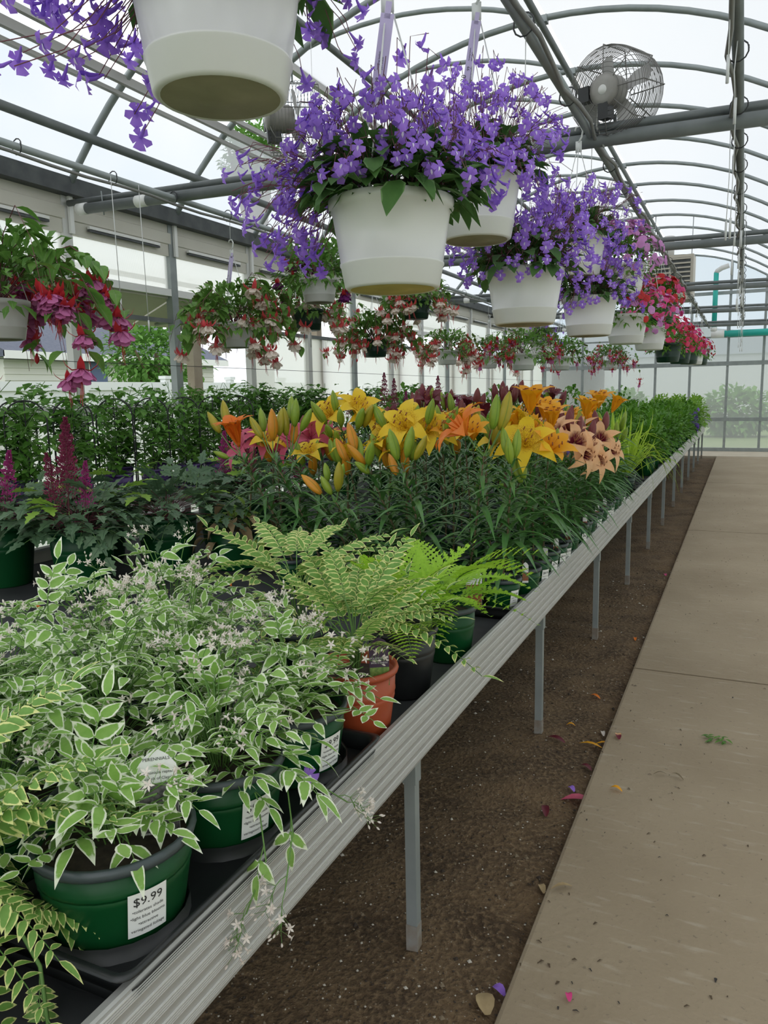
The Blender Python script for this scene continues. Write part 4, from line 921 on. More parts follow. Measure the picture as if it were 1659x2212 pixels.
def lily(label, base, head, items, nleaf=44, joined=False, potd=True, price=False, group='potted lilies in trays', rim=.0):
    """items: (kind, world position of its middle); leaves spiral round the stem"""
    t = thing('potted_lily', label, 'potted lily', base, group); B_ = V(base)
    if potd:
        p = add_pot(t, .062, .048, .105, pot_green, rim_grey)
        if price: wrapped_label(p, .062, .048, .105, -.5, .012, .034, .058, [('$8.99', .0115, .042), ('bright blooms', .0048, .032), ('full sun', .0048, .024), ('summer', .0048, .016)])
    hd = V(head) - B_; mid = V((hd.x * .35 + U(-.01, .01), hd.y * .35 + U(-.01, .01), hd.z * .5)); z0 = V((0, 0, .085))
    P = [z0, z0.lerp(mid, .5), mid, mid.lerp(hd, .5), hd]
    s = MB(); s.tube(P, [.0042, .004, .0036, .0032, .0026], 6, 0, False); s.build('stem', stem_brown, t)
    js = MB() if joined else None
    for i in range(nleaf):
        u = .55 + 3.4 * i / nleaf; k = int(u); p = P[k].lerp(P[k + 1], u - k); az = i * 2.39996; e = .62 - .45 * (1 - u / 4) + U(-.25, .2); d = sph(az, e); sc = U(.8, 1.15) * (.62 + .58 * math.sin(math.pi * min(1, u / 3.9)))
        if joined:
            L = .12 * sc; js.blade([p, p + d * L * .5 + V((0, 0, .01)), p + d * L + V((0, 0, -.3 * L))], V((0, 0, 1)), [.003, .0075, 0], .4)
        else: inst(RN.choice(LL), 'leaf', t, p, orient(d), sc)
    if joined: o = js.build('foliage', M_lilyleaf, t); o['kind'] = 'stuff'
    for it in items:
        kind, w = it[0], V(it[1]) - B_; opt = it[2] if len(it) > 2 else {}
        src = hd if (w - hd).z > -.03 else P[3]
        if kind[0] == 'b':
            ax = (w - src); ax = V((ax.x, ax.y, max(ax.z, .02))) if ax.z > -.02 else ax; ax = (ax.normalized() * .7 + V((opt.get('tx', 0), 0, .6))).normalized(); L = .1 if kind[1] != 'w' else .085; bp_ = w - ax * L * .5
            inst(BUD[kind], 'bud', t, bp_, orient(ax, V((U(-1, 1), U(-1, 1), .1))), opt.get('s', U(.88, 1.08)))
            s = MB(); s.tube([src, src.lerp(bp_, .5) + V((0, 0, -.012)), bp_], .0019, 5, 0, False); s.build('flower_stalk', stem_green, t)
        else:
            ax = (V(opt.get('ax', (U(-.5, .5), U(-.7, .1), .8))) + V((U(-.22, .22), U(-.22, .22), U(-.15, .2)))).normalized(); s = MB(); s.tube([src, src.lerp(w, .5) + V((0, 0, -.006)), w], .0022, 5, 0, False); s.build('flower_stalk', stem_green, t)
            bloom(t, kind, w, ax, opt.get('th', .75), opt.get('s', 1.0))
    return t
LB = BZ + .012
def lp(px, py, y): return on_y(px, py, y)
def base_at(px, y): p = on_y(px, 1250, y); return (p.x, y, LB)
lily('lily with an upright orange trumpet bloom at the left end of the lily rows', (-1.50, 2.40, LB), lp(520, 985, 2.38), [('orange', lp(516, 962, 2.38), dict(ax=(.06, -.1, 1), th=.45, s=1.4)), ('bo', lp(462, 912, 2.40), dict(tx=-.3)), ('bo', lp(487, 893, 2.45)), ('bg', lp(470, 979, 2.36), dict(tx=-1.4, s=.7))], 50)
lily('lily with one tall orange-brown bud between olive buds, second from the left end', (-1.36, 2.38, LB), lp(590, 990, 2.36), [('br', lp(588, 922, 2.36), dict(s=1.15)), ('bo', lp(552, 921, 2.36), dict(tx=-.4)), ('bo', lp(606, 912, 2.42)), ('bg', lp(566, 905, 2.46))], 50)
lily('lily with a cluster of olive upright buds, third from the left end', (-1.27, 2.46, LB), lp(626, 985, 2.44), [('bo', lp(616, 912, 2.44)), ('bg', lp(638, 892, 2.44)), ('bg', lp(630, 880, 2.5)), ('br', lp(636, 930, 2.48)), ('bg', lp(662, 905, 2.44), dict(tx=.35))], 48)
lily('short lily with a leaning yellow-orange bud and three green ones in front', (-1.10, 2.30, LB), lp(725, 1085, 2.24), [('br', lp(672, 1046, 2.24), dict(tx=-.55)), ('bs', lp(700, 1040, 2.22), dict(tx=-.4)), ('bo', lp(731, 1030, 2.22)), ('bs', lp(740, 1010, 2.26), dict(tx=.2)), ('bs', lp(703, 1008, 2.26))], 44)
lily('lily with fat orange buds leaning right above the ferny plant', (-1.06, 2.45, LB), lp(790, 1000, 2.40), [('br', lp(735, 968, 2.40), dict(tx=.2)), ('br', lp(768, 980, 2.36), dict(tx=-.5)), ('br', lp(760, 945, 2.44)), ('bg', lp(776, 965, 2.46)), ('bg', lp(800, 980, 2.36)), ('bs', lp(774, 1004, 2.34), dict(tx=-.7))], 46)
lily('lily with green buds only, in front of the freckled yellow blooms', (-.93, 2.36, LB), lp(868, 1000, 2.34), [('bg', lp(850, 962, 2.34)), ('bg', lp(884, 956, 2.34)), ('bo', lp(910, 964, 2.34)), ('br', lp(848, 1000, 2.38))], 48)
lily('lily with a wide open orange star bloom beside two big green buds', (-.80, 2.36, LB), lp(1045, 985, 2.36), [('orange', lp(1008, 938, 2.34), dict(ax=(-.5, -.55, .75), th=1.12, s=1.3)), ('bg', lp(1068, 893, 2.36), dict(s=1.1)), ('bo', lp(1088, 896, 2.38), dict(s=1.25)), ('bo', lp(1094, 890, 2.44))], 52)
lily('lily with tight green buds and broad leaves at the rail corner', (-.69, 2.38, LB), lp(1106, 1000, 2.34), [('bg', lp(1100, 968, 2.32), dict(s=.85)), ('bg', lp(1116, 955, 2.34), dict(s=.9)), ('bg', lp(1090, 950, 2.36), dict(s=.9))], 54, price=True)
# row just behind the front
lily('lily with freckled yellow blooms left of centre, highest of the yellow ones', (-1.40, 2.78, LB), lp(742, 935, 2.75), [('yellow', lp(722, 905, 2.75), dict(ax=(-.3, -.6, .8), th=.95, s=1.25)), ('yellow', lp(770, 900, 2.78), dict(ax=(.3, -.5, .8), th=.8, s=1.3)), ('bg', lp(722, 865, 2.7)), ('bg', lp(690, 893, 2.66), dict(tx=-.2)), ('bg', lp(735, 900, 2.62)), ('bg', lp(778, 905, 2.62)), ('bs', lp(725, 935, 2.58)), ('bs', lp(708, 925, 2.58)), ('yellow', lp(790, 915, 2.8), dict(th=.8, ax=(.6, -.4, .7), s=1.1)), ('bo', lp(795, 900, 2.64))], 30, True)
lily('lily with freckled yellow blooms right of centre, behind the green-budded one', (-1.12, 2.72, LB), lp(895, 965, 2.66), [('yellow', lp(880, 930, 2.64), dict(ax=(-.1, -.8, .6), th=1.0, s=1.3)), ('yellow', lp(925, 935, 2.66), dict(ax=(.4, -.7, .6), th=1.05, s=1.2)), ('yellow', lp(840, 935, 2.7), dict(ax=(-.6, -.5, .6), th=1.0)), ('bg', lp(930, 888, 2.6)), ('bg', lp(820, 900, 2.64)), ('bg', lp(975, 905, 2.62)), ('bs', lp(840, 905, 2.7))], 30, True)
lily('lily with freckled yellow blooms nearest the rail, under the golden ones', (-.80, 2.62, LB), lp(1140, 1000, 2.58), [('yellow', lp(1135, 965, 2.56), dict(ax=(.2, -.75, .6), th=1.1, s=1.2)), ('gold', lp(1175, 985, 2.6), dict(ax=(.5, -.5, .7), th=.75, s=1.25)), ('bg', lp(1050, 925, 2.66)), ('yellow', lp(1090, 960, 2.7), dict(ax=(-.4, -.6, .7), th=1.0, s=1.1)), ('yellow', lp(1120, 920, 2.75), dict(s=1.1, th=.9))], 34, True)
for k, (px_, py_, y_) in enumerate(((545, 975, 2.62), (590, 960, 2.75), (650, 960, 2.70), (690, 965, 2.85))):
    lily(('pink lily behind the upright orange trumpet', 'pink lily behind the tall orange-brown bud', 'pink lily behind the olive bud cluster', 'pink lily farthest right, half under the yellow blooms')[k], (lp(px_, 1200, y_).x, y_, LB), lp(px_, py_ + 25, y_), [('pink', lp(px_ - 14, py_, y_), dict(ax=(-.4, -.7, .55), th=1.05, s=1.15)), ('pink', lp(px_ + 20, py_ - 12, y_ + .03), dict(ax=(.4, -.6, .6), th=1.0, s=1.1)), ('bw', lp(px_ + 5, py_ - 40, y_ + .05))], 26, True)
# rail column, golden and peach blooms
gold = [((1145, 893, 2.70), .62, 1.35, (-.05, -.05, 1)), ((1192, 925, 2.85), .55, 1.2, (.05, -.1, 1)), ((1175, 905, 2.95), .6, 1.1, (.1, -.2, 1)), ((1265, 902, 3.45), .62, 1.25, (0, -.1, 1)), ((1293, 880, 3.85), .75, 1.2, (0, -.1, 1)), ((1322, 890, 4.25), .5, 1.2, (.3, -.1, 1))]
gl = ['golden lily bloom highest of all, beside the two big green buds', 'golden lily with an upright bloom, second along the rail', 'golden lily half behind the second golden bloom', 'golden lily above the peach blooms', 'golden lily with two open blooms beyond the peach ones', 'golden lily farthest along the rail, next to the grassy clump']
for k, (q, th, sc_, ax_) in enumerate(gold):
    y_ = q[2]; xb = -.665 if k not in (2,) else -.80
    extra = [('gold', lp(q[0] - 28, q[1] + 40, y_ + .05), dict(th=.6, s=1.0))] if k in (0, 2, 4) else []
    lily(gl[k], (xb, y_, LB), lp(q[0] - 6, q[1] + 40, y_), [('gold', lp(*q), dict(ax=ax_, th=th, s=sc_))] + extra, 50, price=True)
for k, (px_, py_, y_) in enumerate(((1235, 960, 3.10), (1262, 975, 3.25), (1215, 940, 3.3), (1290, 955, 3.55))):
    lily(('peach and maroon lily nearest the rail, drooping petals', 'peach and maroon lily second along the rail', 'peach lily with maroon buds set back from the rail', 'peach and maroon lily last before the golden ones')[k], (-.665 if k != 2 else -.83, y_, LB), lp(px_, py_ + 20, y_), [('peach', lp(px_ + 5, py_, y_), dict(ax=(.35, -.75, .5), th=1.1, s=1.0)), ('peach', lp(px_ - 22, py_ - 18, y_ + .03), dict(ax=(-.5, -.6, .6), th=.85, s=1.0)), ('peach', lp(px_ + 20, py_ + 22, y_), dict(ax=(.8, -.4, .1), th=.8, s=.95)), ('bw', lp(px_ - 5, py_ - 50, y_ + .04)), ('bw', lp(px_ + 18, py_ - 45, y_ + .06))], 46, price=k % 2 == 0)
k = 0
for y_ in (2.55, 3.0, 3.68, 4.02, 4.15, 4.42, 4.55, 4.68):
    x_ = -.665; hd = V((x_ + U(-.02, .02), y_, U(.94, 1.02)))
    lily('leafy lily in green bud beside the rail, %s of its kind along the column' % ORD[k], (x_, y_, LB), hd, [('bg', hd + V((U(-.03, .03), U(-.03, .03), .07))), ('bg', hd + V((U(-.05, .05), U(-.05, .05), .05)))], 46, price=k % 3 == 1, group='leafy lilies in bud along the rail'); k += 1
# crowd behind: one label, nothing tells them apart
for i in range(46):
    x_ = -.82 - .145 * (i % 7) + U(-.03, .03); y_ = 2.62 + .31 * (i // 7) + U(-.06, .06)
    if y_ > 4.75: continue
    zh = U(.95, 1.08) + (.06 if y_ > 3.45 and x_ < -.95 else 0); hd = V((x_ + U(-.03, .03), y_ - U(0, .05), zh)); its = []
    if y_ > 3.45 and x_ < -.95:
        for q in range(4): its.append(('bw', hd + V((U(-.06, .06), U(-.06, .06), U(.06, .13))), dict(s=U(.9, 1.2))))
        if RN.random() < .7: its.append(('wine', hd + V((U(-.03, .03), -.02, .08)), dict(th=.85)))
        its.append(('bg', hd + V((U(-.05, .05), U(-.05, .05), .1))))
        lab, gp = 'wine red lily in bud, %s row of the lily crowd, %s in from the rail' % (ORD[i // 7], ORD[i % 7]), 'wine red lilies at the back'
    elif x_ > -1.0:
        its = [('gold', hd + V((U(-.04, .04), U(-.04, .04), .06)), dict(th=U(.5, .9))), ('bo', hd + V((U(-.05, .05), 0, .09))), ('bw', hd + V((U(-.05, .05), .03, .08)))]
        lab, gp = 'golden lily of the crowd, %s row back, %s in from the rail' % (ORD[i // 7], ORD[i % 7]), 'golden lilies set back from the rail'
    else:
        its = [('yellow', hd + V((U(-.04, .04), -.04, .06)), dict(th=U(.8, 1.05))), ('bg', hd + V((U(-.06, .06), -.02, .09))), ('bg', hd + V((U(-.06, .06), -.05, .08))), ('br', hd + V((U(-.06, .06), -.05, .04)))]
        lab, gp = 'freckled yellow lily of the crowd, %s row back, %s in from the rail' % (ORD[i // 7], ORD[i % 7]), 'freckled yellow lilies in the middle'
    lily(lab, (x_, y_, LB), hd, its, 26, True, group=gp)
tl = ['black tray at the near corner of the lilies by the rail', 'second black lily tray along the rail', 'third black lily tray along the rail', 'fourth black lily tray along the rail, with an empty socket', 'farthest black lily tray along the rail']
for k in range(5): tray(tl[k], -.935, -.612, 2.28 + .50 * k, 2.76 + .50 * k, 2, 3, .05, 'black lily trays')
o = stake_tag(bench, (-.74, 2.24, BZ + .04), .35, .05, .13, label_white, label_red, [('LILIUM', .0065, .105), ('Asiatic lily', .0055, .094)], 0, (.05, .6)); o.name = 'lily_stake_tag'; o.parent = None; tag(o, 'cream lily name tag with an orange photo behind the lime fern', 'plant tag')
# pot stakes beside the rail lilies
for q_, y_ in enumerate((2.44, 2.72, 2.9, 3.12, 3.5, 3.82, 4.05)):
    o = stake_tag(bench, (-.628, y_, LB + .075), .4, .02, .07, label_white, label_red, [], 0, (.1, .5)); o.parent = None; o.name = 'pot_stake'; tag(o, 'narrow photo stake in a lily pot, %s along the rail' % ORD[q_], 'plant tag', 'narrow stakes in the lily pots')
# one lily pot with a dead-leafed neighbour at the left end
t = thing('potted_plant', 'withered tan-leaved plant in a green pot left of the lilies', 'potted plant', (-1.92, 2.62, BZ)); add_pot(t, .11, .085, .17, pot_green, rim_grey)
DL = [leaf_mesh('leaf', .06, .02, M_dead, 4, .9, .6), leaf_mesh('leaf', .06, .02, M_ast_lt, 4, .4, .3)]
mound(t, DL, 40, .15, .16, .16, (-.5, 1.2), stem_brown)

# ---- astilbe in big green pots
AL = [compound('leaf', M_ast, 2, .10, .062, .021, .3, 60, .3, n=4, ser=True, curl=.3), compound('leaf', M_ast, 1, .07, .07, .024, .5, 58, .4, n=4, ser=True, curl=.4)]
ALY = [compound('leaf', M_ast_lt, 1, .07, .06, .022, .5, 58, .2, n=4, ser=True, curl=.3)]
def plume_mesh(m, H=.25, R_=.05, n=900):
    s = MB(); s.tube([V((0, 0, -.12)), V((0, 0, H))], [.0022, .001], 4, 1, False)
    for i in range(n):
        u = RN.random() ** .8; z = H * u; rr = R_ * (1 - u) ** .8 * (.35 + .65 * abs(math.sin(u * 22 + 1))) * RN.random() ** .5; a = U(0, 6.283); p = V((math.cos(a) * rr, math.sin(a) * rr, z + rr * .5)); d = V((math.cos(a), math.sin(a), .9)).normalized(); l = U(.006, .011)
        s.blade([p, p + d * l * .5, p + d * l], V((U(-1, 1), U(-1, 1), U(-1, 1))), [.001, .0026, 0], .3)
    return s.mesh('plume', [m, stem_red])
PM = [plume_mesh(M_plume), plume_mesh(M_plume_m, .2, .045, 700)]
def astilbe(label, x, y, n=70, plumes=(), R=.27, H=.16, rt_=.122, rb=.095, h=.235, z=BZ, young=4, potm=pot_green):
    t = thing('potted_astilbe', label, 'potted astilbe', (x, y, z), 'astilbes in green pots'); add_pot(t, rt_, rb, h, potm, potm)
    mound(t, AL, n, h + .0, R, H, (.02, 1.35), stem_red, (.8, 1.15), .3)
    for i in range(young): az = U(0, 6.28); inst(ALY[0], 'young_leaf', t, V((math.cos(az) * R * .6, math.sin(az) * R * .6, h + H * U(.5, .95))), orient(sph(az, U(0, .8))), U(.9, 1.3))
    for k, dx, dy, zz, sc in plumes: inst(PM[k], 'plume', t, V((dx, dy, zz)), Matrix.Rotation(U(-.12, .12), 3, 'X') @ Matrix.Rotation(U(-.12, .12), 3, 'Y'), sc)
astilbe('astilbe with three burgundy plumes in a bright green pot', -2.26, 2.12, 78, [(0, -.0, -.05, .34, 1.25), (0, -.06, .0, .36, 1.0), (1, .06, -.03, .31, .9), (0, -.02, -.09, .30, .9)])
astilbe('leafy astilbe without plumes in a dark green pot, right of the plumed one', -2.13, 2.45, 70, [], potm=pot_green)
astilbe('astilbe with a magenta plume in a green pot cut by the left picture edge', -2.62, 2.06, 62, [(1, .1, -.05, .31, 1.1)])
astilbe('astilbe behind the plumed one, reddish stems showing', -2.6, 2.55, 60, [], young=5)
astilbe('astilbe with magenta plumes behind the leafy one, left of the pink lilies', -2.30, 3.05, 56, [(1, .06, -.05, .33, 1.1), (0, .16, 0, .31, 1.0), (0, .24, -.05, .29, .9)])
astilbe('leafy astilbe tucked behind the first pink lily', -1.95, 3.0, 46, [(0, .0, 0, .30, 1.1), (0, .1, .05, .28, 1.0)])
astilbe('leafy astilbe at the far bench edge near the purple pots', -2.55, 3.6, 46, [], young=6)

# ---- clematis on arched trellises in purple pots
CL = [leaf_mesh('leaf', .05, .017, M_clem, 4, .3, .25, .7), compound('leaf', M_clem, 1, .05, .042, .013, .5, 60, .3, n=3)]
def trellis_mesh():
    s = MB(); w, hgt = .095, .42
    arch = [V((-w, 0, -.12)), V((-w, 0, hgt - w))] + [V((-w * math.cos(a), 0, hgt - w + w * math.sin(a))) for a in [math.pi * i / 10 for i in range(1, 10)]] + [V((w, 0, hgt - w)), V((w, 0, -.12))]
    s.tube(arch, .0042, 6, 0)
    s.tube([V((0, 0, -.1)), V((0, 0, hgt))], .0032, 5, 0)
    for k in range(4):
        z = .06 + k * .085
        for sg in (-1, 1): s.tube([V((0, 0, z)), V((sg * w * .6, 0, z + .06)), V((sg * w, 0, z + .075))], .0026, 4, 0)
    return s.mesh('trellis', wire_dark)
TR = trellis_mesh()
def clematis(label, x, y, n, rot, joined):
    t = thing('potted_clematis', label, 'potted vine', (x, y, B2), 'trellised vines in purple pots'); p = add_pot(t, .08, .065, .15, pot_purple, pot_purple)
    s = MB(); s.box((0, -.0, .0), (.04, .001, .04)); lb = s.build('pot_label', label_white, p, False); a = math.atan2(-y, -x); lb.location = (math.cos(a) * .0755, math.sin(a) * .0755, .07); lb.rotation_euler = (.1, 0, a + math.pi / 2)
    inst(TR, 'trellis', t, V((0, 0, .14)), Matrix.Rotation(rot, 3, 'Z')); cur = []
    for i in range(7): cur.append([V((U(-.03, .03), U(-.03, .03), .13)), V((U(-.08, .08), U(-.08, .08), .28)), V((U(-.1, .1), U(-.1, .1), .42)), V((U(-.14, .14), U(-.14, .14), U(.5, .66)))])
    stems_obj(t, cur, stem_green, .0015, 4, 'vines')
    js = MB() if joined else None
    for i in range(n):
        c = cur[i % 7]; u = U(.2, 2.95); k = int(u); q = c[k].lerp(c[k + 1], u - k) + V((U(-.07, .07), U(-.07, .07), U(-.03, .03))); d = sph(U(0, 6.28), U(-.5, .5))
        if joined: L = .062 * U(.8, 1.3); js.blade([q, q + d * L * .5, q + d * L + V((0, 0, -.2 * L))], V((0, 0, 1)), [L * .1, L * .34, 0], .25)
        else: inst(RN.choice(CL), 'leaf', t, q, orient(d, V((U(-.5, .5), U(-.5, .5), 1))), U(.9, 1.4))
    if joined: o = js.build('foliage', M_clem, t); o['kind'] = 'stuff'
names = ['first', 'second', 'third', 'fourth', 'fifth', 'sixth', 'seventh', 'eighth']
for k in range(8): clematis('vine on a black arched trellis in a purple pot, %s from the left picture edge' % names[k], -3.12, 2.35 + .29 * k, 110, U(-.3, .3) + .7, False)
for k in range(10): clematis('vine on a black trellis in the back row by the wall, %s from the left' % ORD[k], -3.45, 2.5 + .36 * k, 420, U(-.3, .3) + .7, True)
for k in range(7): clematis('vine on a black trellis farther down the back bench, %s past the lilies' % ORD[k], -3.25 + .1 * (k % 2), 4.85 + .5 * k, 420, U(-.3, .3) + .7, True)
o = None

# ---- grassy clumps, spiderwort and green perennials down the bench
def blade_mesh(L, dr):
    s = MB(); n = 8; s.blade([V((0, L * math.sin(1.2 * i / n) / 1.2 * (1 - .15 * (i / n) ** 2), L * (.95 * (i / n) - dr * (i / n) ** 2.2))) for i in range(n + 1)], V((0, -.3, 1)), [.0045 * q for q in (.8, 1, 1, 1, .95, .85, .7, .45, 0)], .5); return s.mesh('blade', M_grass)
GB = [blade_mesh(.30, .5), blade_mesh(.34, 1.0), blade_mesh(.26, .15), blade_mesh(.36, 1.35)]
def grassy(label, x, y, n):
    t = thing('grassy_plant', label, 'grassy plant', (x, y, BZ)); add_pot(t, .075, .058, .13, pot_dkgreen, black_plastic)
    for i in range(n): az = i * 2.39996 + U(-.3, .3); r = U(0, .035); inst(RN.choice(GB), 'blade', t, V((math.cos(az) * r, math.sin(az) * r, .11)), orient(sph(az, U(-.05, .75)), V((0, 0, 1))), U(1.15, 1.85))
grassy('yellow-green grassy plant with blades arching over the bench rail', -.72, 5.45, 80)
grassy('yellow-green grassy plant just behind the arching one', -.86, 5.85, 50)
grassy('yellow-green grassy plant set back beside the golden lilies', -1.05, 5.5, 50)
grassy('upright yellow-green grassy plant rising behind the golden lilies', -1.25, 6.3, 46)
tray('black tray under the yellow-green grassy plants', -1.16, -.612, 5.4, 6.0, 3, 3, .05)
SV = flat_flower('flower', M_violet, .02)
def bush(label, x, y, n, R, H, m, L=.06, rt_=.08, h=.16, potm=pot_green, gp='green perennials down the bench', z=BZ, vio=0, spikes=0):
    t = thing('potted_perennial', label, 'potted perennial', (x, y, z), gp); add_pot(t, rt_, rt_ * .8, h, potm, rim_grey)
    tuft(t, n, R, H, L, m, h - .01, el=(-.15, 1.45), inner=.3)
    for i in range(vio): d = sph(U(0, 6.28), U(.2, 1.3)); inst(SV, 'flower', t, V((d.x * R, d.y * R, h + d.z * H * 1.1)), orient(d), U(.9, 1.3))
    for i in range(spikes): inst(PM[i % 2], 'plume', t, V((U(-.1, .1), U(-.1, .1), h + H * U(.9, 1.3))), None, U(.7, 1.0))
for k in range(4): bush('spiderwort with violet flowers behind the golden lilies, %s in from the rail' % ORD[k], -1.0 - .22 * k, 5.0 + .12 * (k % 2), 320, .2, .36, M_bush_lt, .13, vio=5, gp='violet spiderworts')
kk = 0
for row in range(11):
    y = 6.6 + .56 * row
    for c_ in range(4):
        if y > 12.6 and c_ > 1: continue
        x = -.72 - .24 * c_ + U(-.02, .02); m = M_bush if c_ < 2 or row % 3 else M_bush_lt
        bush('%s green bushy perennial past the grassy plants, %s column in from the rail' % (ORD[row], ORD[c_]), x, y + U(-.05, .05), 330 if c_ < 2 else 240, .19, .30 + .05 * (row % 3), m, .07, gp=('perennials along the rail' if c_ == 0 else 'perennials back from the rail'))
for row in range(3):
    for c_ in range(3): bush('bright green bushy perennial at the far bench end, %s row, %s in from the rail' % (ORD[row], ORD[c_]), -.72 - .26 * c_, 13.1 + .55 * row, 280, .2, .42, M_bush_lt, .08, gp='bright perennials at the far end')
t = thing('hanging_sprig', 'violet flower spike leaning over the rail near the far end', 'flower spike', (-.64, 11.6, BZ + .05))
for i in range(26): inst(SV, 'flower', t, V((U(-.05, .05) + .03, U(-.06, .06), .35 - i * .012)), orient(sph(U(0, 6.28), .3)), 1.4)
s = MB(); s.tube([V((0, 0, 0)), V((.0, 0, .2)), V((.02, 0, .37))], .004, 5); s.build('stem', stem_green, t)
# astilbes and loose foliage in the middle distance
for i in range(22):
    x = -1.35 - .42 * (i % 4) + U(-.08, .08); y = 5.0 + 1.0 * (i // 4) + U(-.2, .2)
    bush('loose mid-green perennial beyond the lilies, %s row back, %s across the bench' % (ORD[i // 4], ORD[i % 4]), x, y, 260, .24, .40 + .1 * (i % 3), M_bush, .06, gp='loose perennials beyond the lilies', spikes=0)
for i in range(5): bush('astilbe with wine red plumes behind the wine lilies, %s from the aisle side' % ORD[i], -1.75 - .2 * i, 4.85 + .1 * (i % 2), 220, .2, .35, M_ast, .06, gp='red-plumed astilbes', spikes=2)

# ================================================================ FANS, HEATER, DUCT, STRINGS
def circ(r, z, n=28): return [V((r * math.cos(6.28319 * i / n), r * math.sin(6.28319 * i / n), z)) for i in range(n + 1)]
cage_m = simple('fan_wire', (.16, .155, .145), .4, .5); motor_m = simple('fan_motor', (.30, .29, .27), .5, .2, (.2, .19, .17), 12)
def fan(label, c, axis, D, depth, hang_to=None, stand_to=None):
    t = thing('circulation_fan', label, 'fan', c); R_ = D / 2; q = axis.normalized().to_track_quat('Z', 'Y')
    def put(s, name, m, par=None, smooth=True):
        o = s.build(name, m, par or t, smooth)
        if par is None: o.rotation_mode = 'QUATERNION'; o.rotation_quaternion = q
        return o
    for k in range(15):
        z = -depth / 2 + depth * k / 14; s = MB(); s.tube(circ(R_ * (1 - .03 * (abs(k - 7) / 7) ** 3), z), .0016, 4, 0, False); put(s, 'guard_ring', cage_m)
    for sg in (-1, 1):
        for k in range(1, 10):
            s = MB(); s.tube(circ(R_ * k / 10, sg * depth / 2 * (1 + .12 * (1 - (k / 10) ** 2))), .0014, 4, 0, False); put(s, 'guard_ring', cage_m)
    for k in range(8):
        a = k * .7854; s = MB(); P = [V((R_ * f * math.cos(a), R_ * f * math.sin(a), z)) for f, z in ((.08, depth * .56), (.6, depth * .54), (1, depth / 2), (1, -depth / 2), (.6, -depth * .54), (.08, -depth * .56))]; s.tube(P, .0026, 4, 0, False); put(s, 'guard_rib', cage_m)
    s = MB(); s.lathe([(0, depth * .62), (R_ * .22, depth * .62), (R_ * .36, depth * .58), (R_ * .38, depth * .1), (R_ * .3, 0), (0, 0)], 20); mo = put(s, 'motor', motor_m)
    s = MB(); s.lathe([(0, depth * .635), (R_ * .1, depth * .635), (R_ * .12, depth * .61)], 16); s.build('shaft_cap', alu_lite, mo)
    s = MB(); s.box((-R_ * .52, R_ * .02, depth * .45), (R_ * .28, R_ * .34, depth * .3)); put(s, 'junction_box', black_plastic, None, False)
    s = MB(); s.box((-R_ * .02, -R_ * .46, depth * .45), (R_ * .26, R_ * .36, depth * .3)); put(s, 'capacitor', black_plastic, None, False)
    for k in range(4):
        a = k * 1.5708 + .3; d = V((math.cos(a), math.sin(a), 0)); e = V((-math.sin(a), math.cos(a), 0)); s = MB()
        s.blade([d * R_ * .1 + V((0, 0, -depth * .1)), d * R_ * .5 + e * .01 + V((0, 0, -depth * .1)), d * R_ * .85 + V((0, 0, -depth * .1)), d * R_ * .93 + V((0, 0, -depth * .1))], (e * .5 + V((0, 0, 1))).normalized(), [R_ * .1, R_ * .22, R_ * .25, 0], .1); put(s, 'fan_blade', alu)
    if hang_to: 
        s = MB(); s.tube([V((0, 0, R_)), hang_to - V(c)], .005, 5); s.build('chain', galv, t)
    if stand_to:
        s = MB(); s.tube([V((0, 0, -R_ * .5)), V((0, 0, -R_)), stand_to - V(c)], .008, 6); s.build('bracket', galv_dk, t)
        s = MB(); s.tube([V((-.06, -.05, 0)), V((-.07, -.05, -R_ * .8)), V((-.04, -.03, -R_ - .05))], .0045, 5); s.build('power_cord', simple('grey_cord', (.35, .35, .33), .6), t)
c1 = on_y(1330, 201, 3.70); fan('drum fan with its grey motor facing out, standing on the near heating pipe', c1, V((-.33, -.92, -.12)), .355, .19, stand_to=V((c1.x + .01, 3.70, 2.415)))
c2 = on_y(634, 258, 3.70); fan('wire drum fan hung high behind the amber-bottomed lavender basket', c2, V((-.75, -.62, -.05)), .36, .24, hang_to=V((c2.x, 3.70, arc(c2.x) - .02)))
hm = simple('heater_beige', (.50, .46, .38), .5, 0, (.46, .42, .35), 3)
hc = on_y(1450, 605, 12.3); t = thing('unit_heater', 'beige louvred unit heater hung at the far end above the baskets', 'heater', hc)
s = MB(); s.box((0, 0, 0), (.62, .5, .62)); s.build('casing', hm, t, False)
s = MB(); s.box((0, -.252, .05), (.54, .01, .44)); s.build('opening', gutter_dk, t, False)
for k in range(7): s = MB(); s.extrude_y([(-.27, -.13 + k * .062), (.27, -.13 + k * .062), (.27, -.11 + k * .062), (-.27, -.11 + k * .062)], -.285, -.255); s.build('louvre', hm, t, False)
s = MB(); s.box((0, -.262, .05), (.03, .02, .44)); s.build('mullion', hm, t, False)
s = MB(); s.tube([V((-.05, .05, .31)), V((-.05, .05, .62))], .075, 14); s.build('flue', alu_lite, t)
for sx in (-.26, .26): s = MB(); s.tube([V((sx, .1, .31)), V((sx, 12.48 - hc.y, arc(hc.x + sx) - hc.z - .02))], .006, 6); s.build('hanger_rod', galv, t)
teal = simple('teal_pipe', (.02, .42, .36), .4); t = thing('teal_duct', 'teal pipe with a white elbow running along the end wall', 'duct', (-.56, 16.2, 2.23))
s = MB(); s.tube([V((.16, 0, 0)), V((1.6, 0, 0))], .062, 16); s.build('main_pipe', teal, t)
s = MB(); s.tube([V((-.06, 0, 0)), V((.17, 0, 0))], .07, 16); s.build('elbow', white_paint, t)
s = MB(); s.tube([V((-.015, 0, .06)), V((-.015, 0, .13))], .058, 16); s.build('collar', white_paint, t)
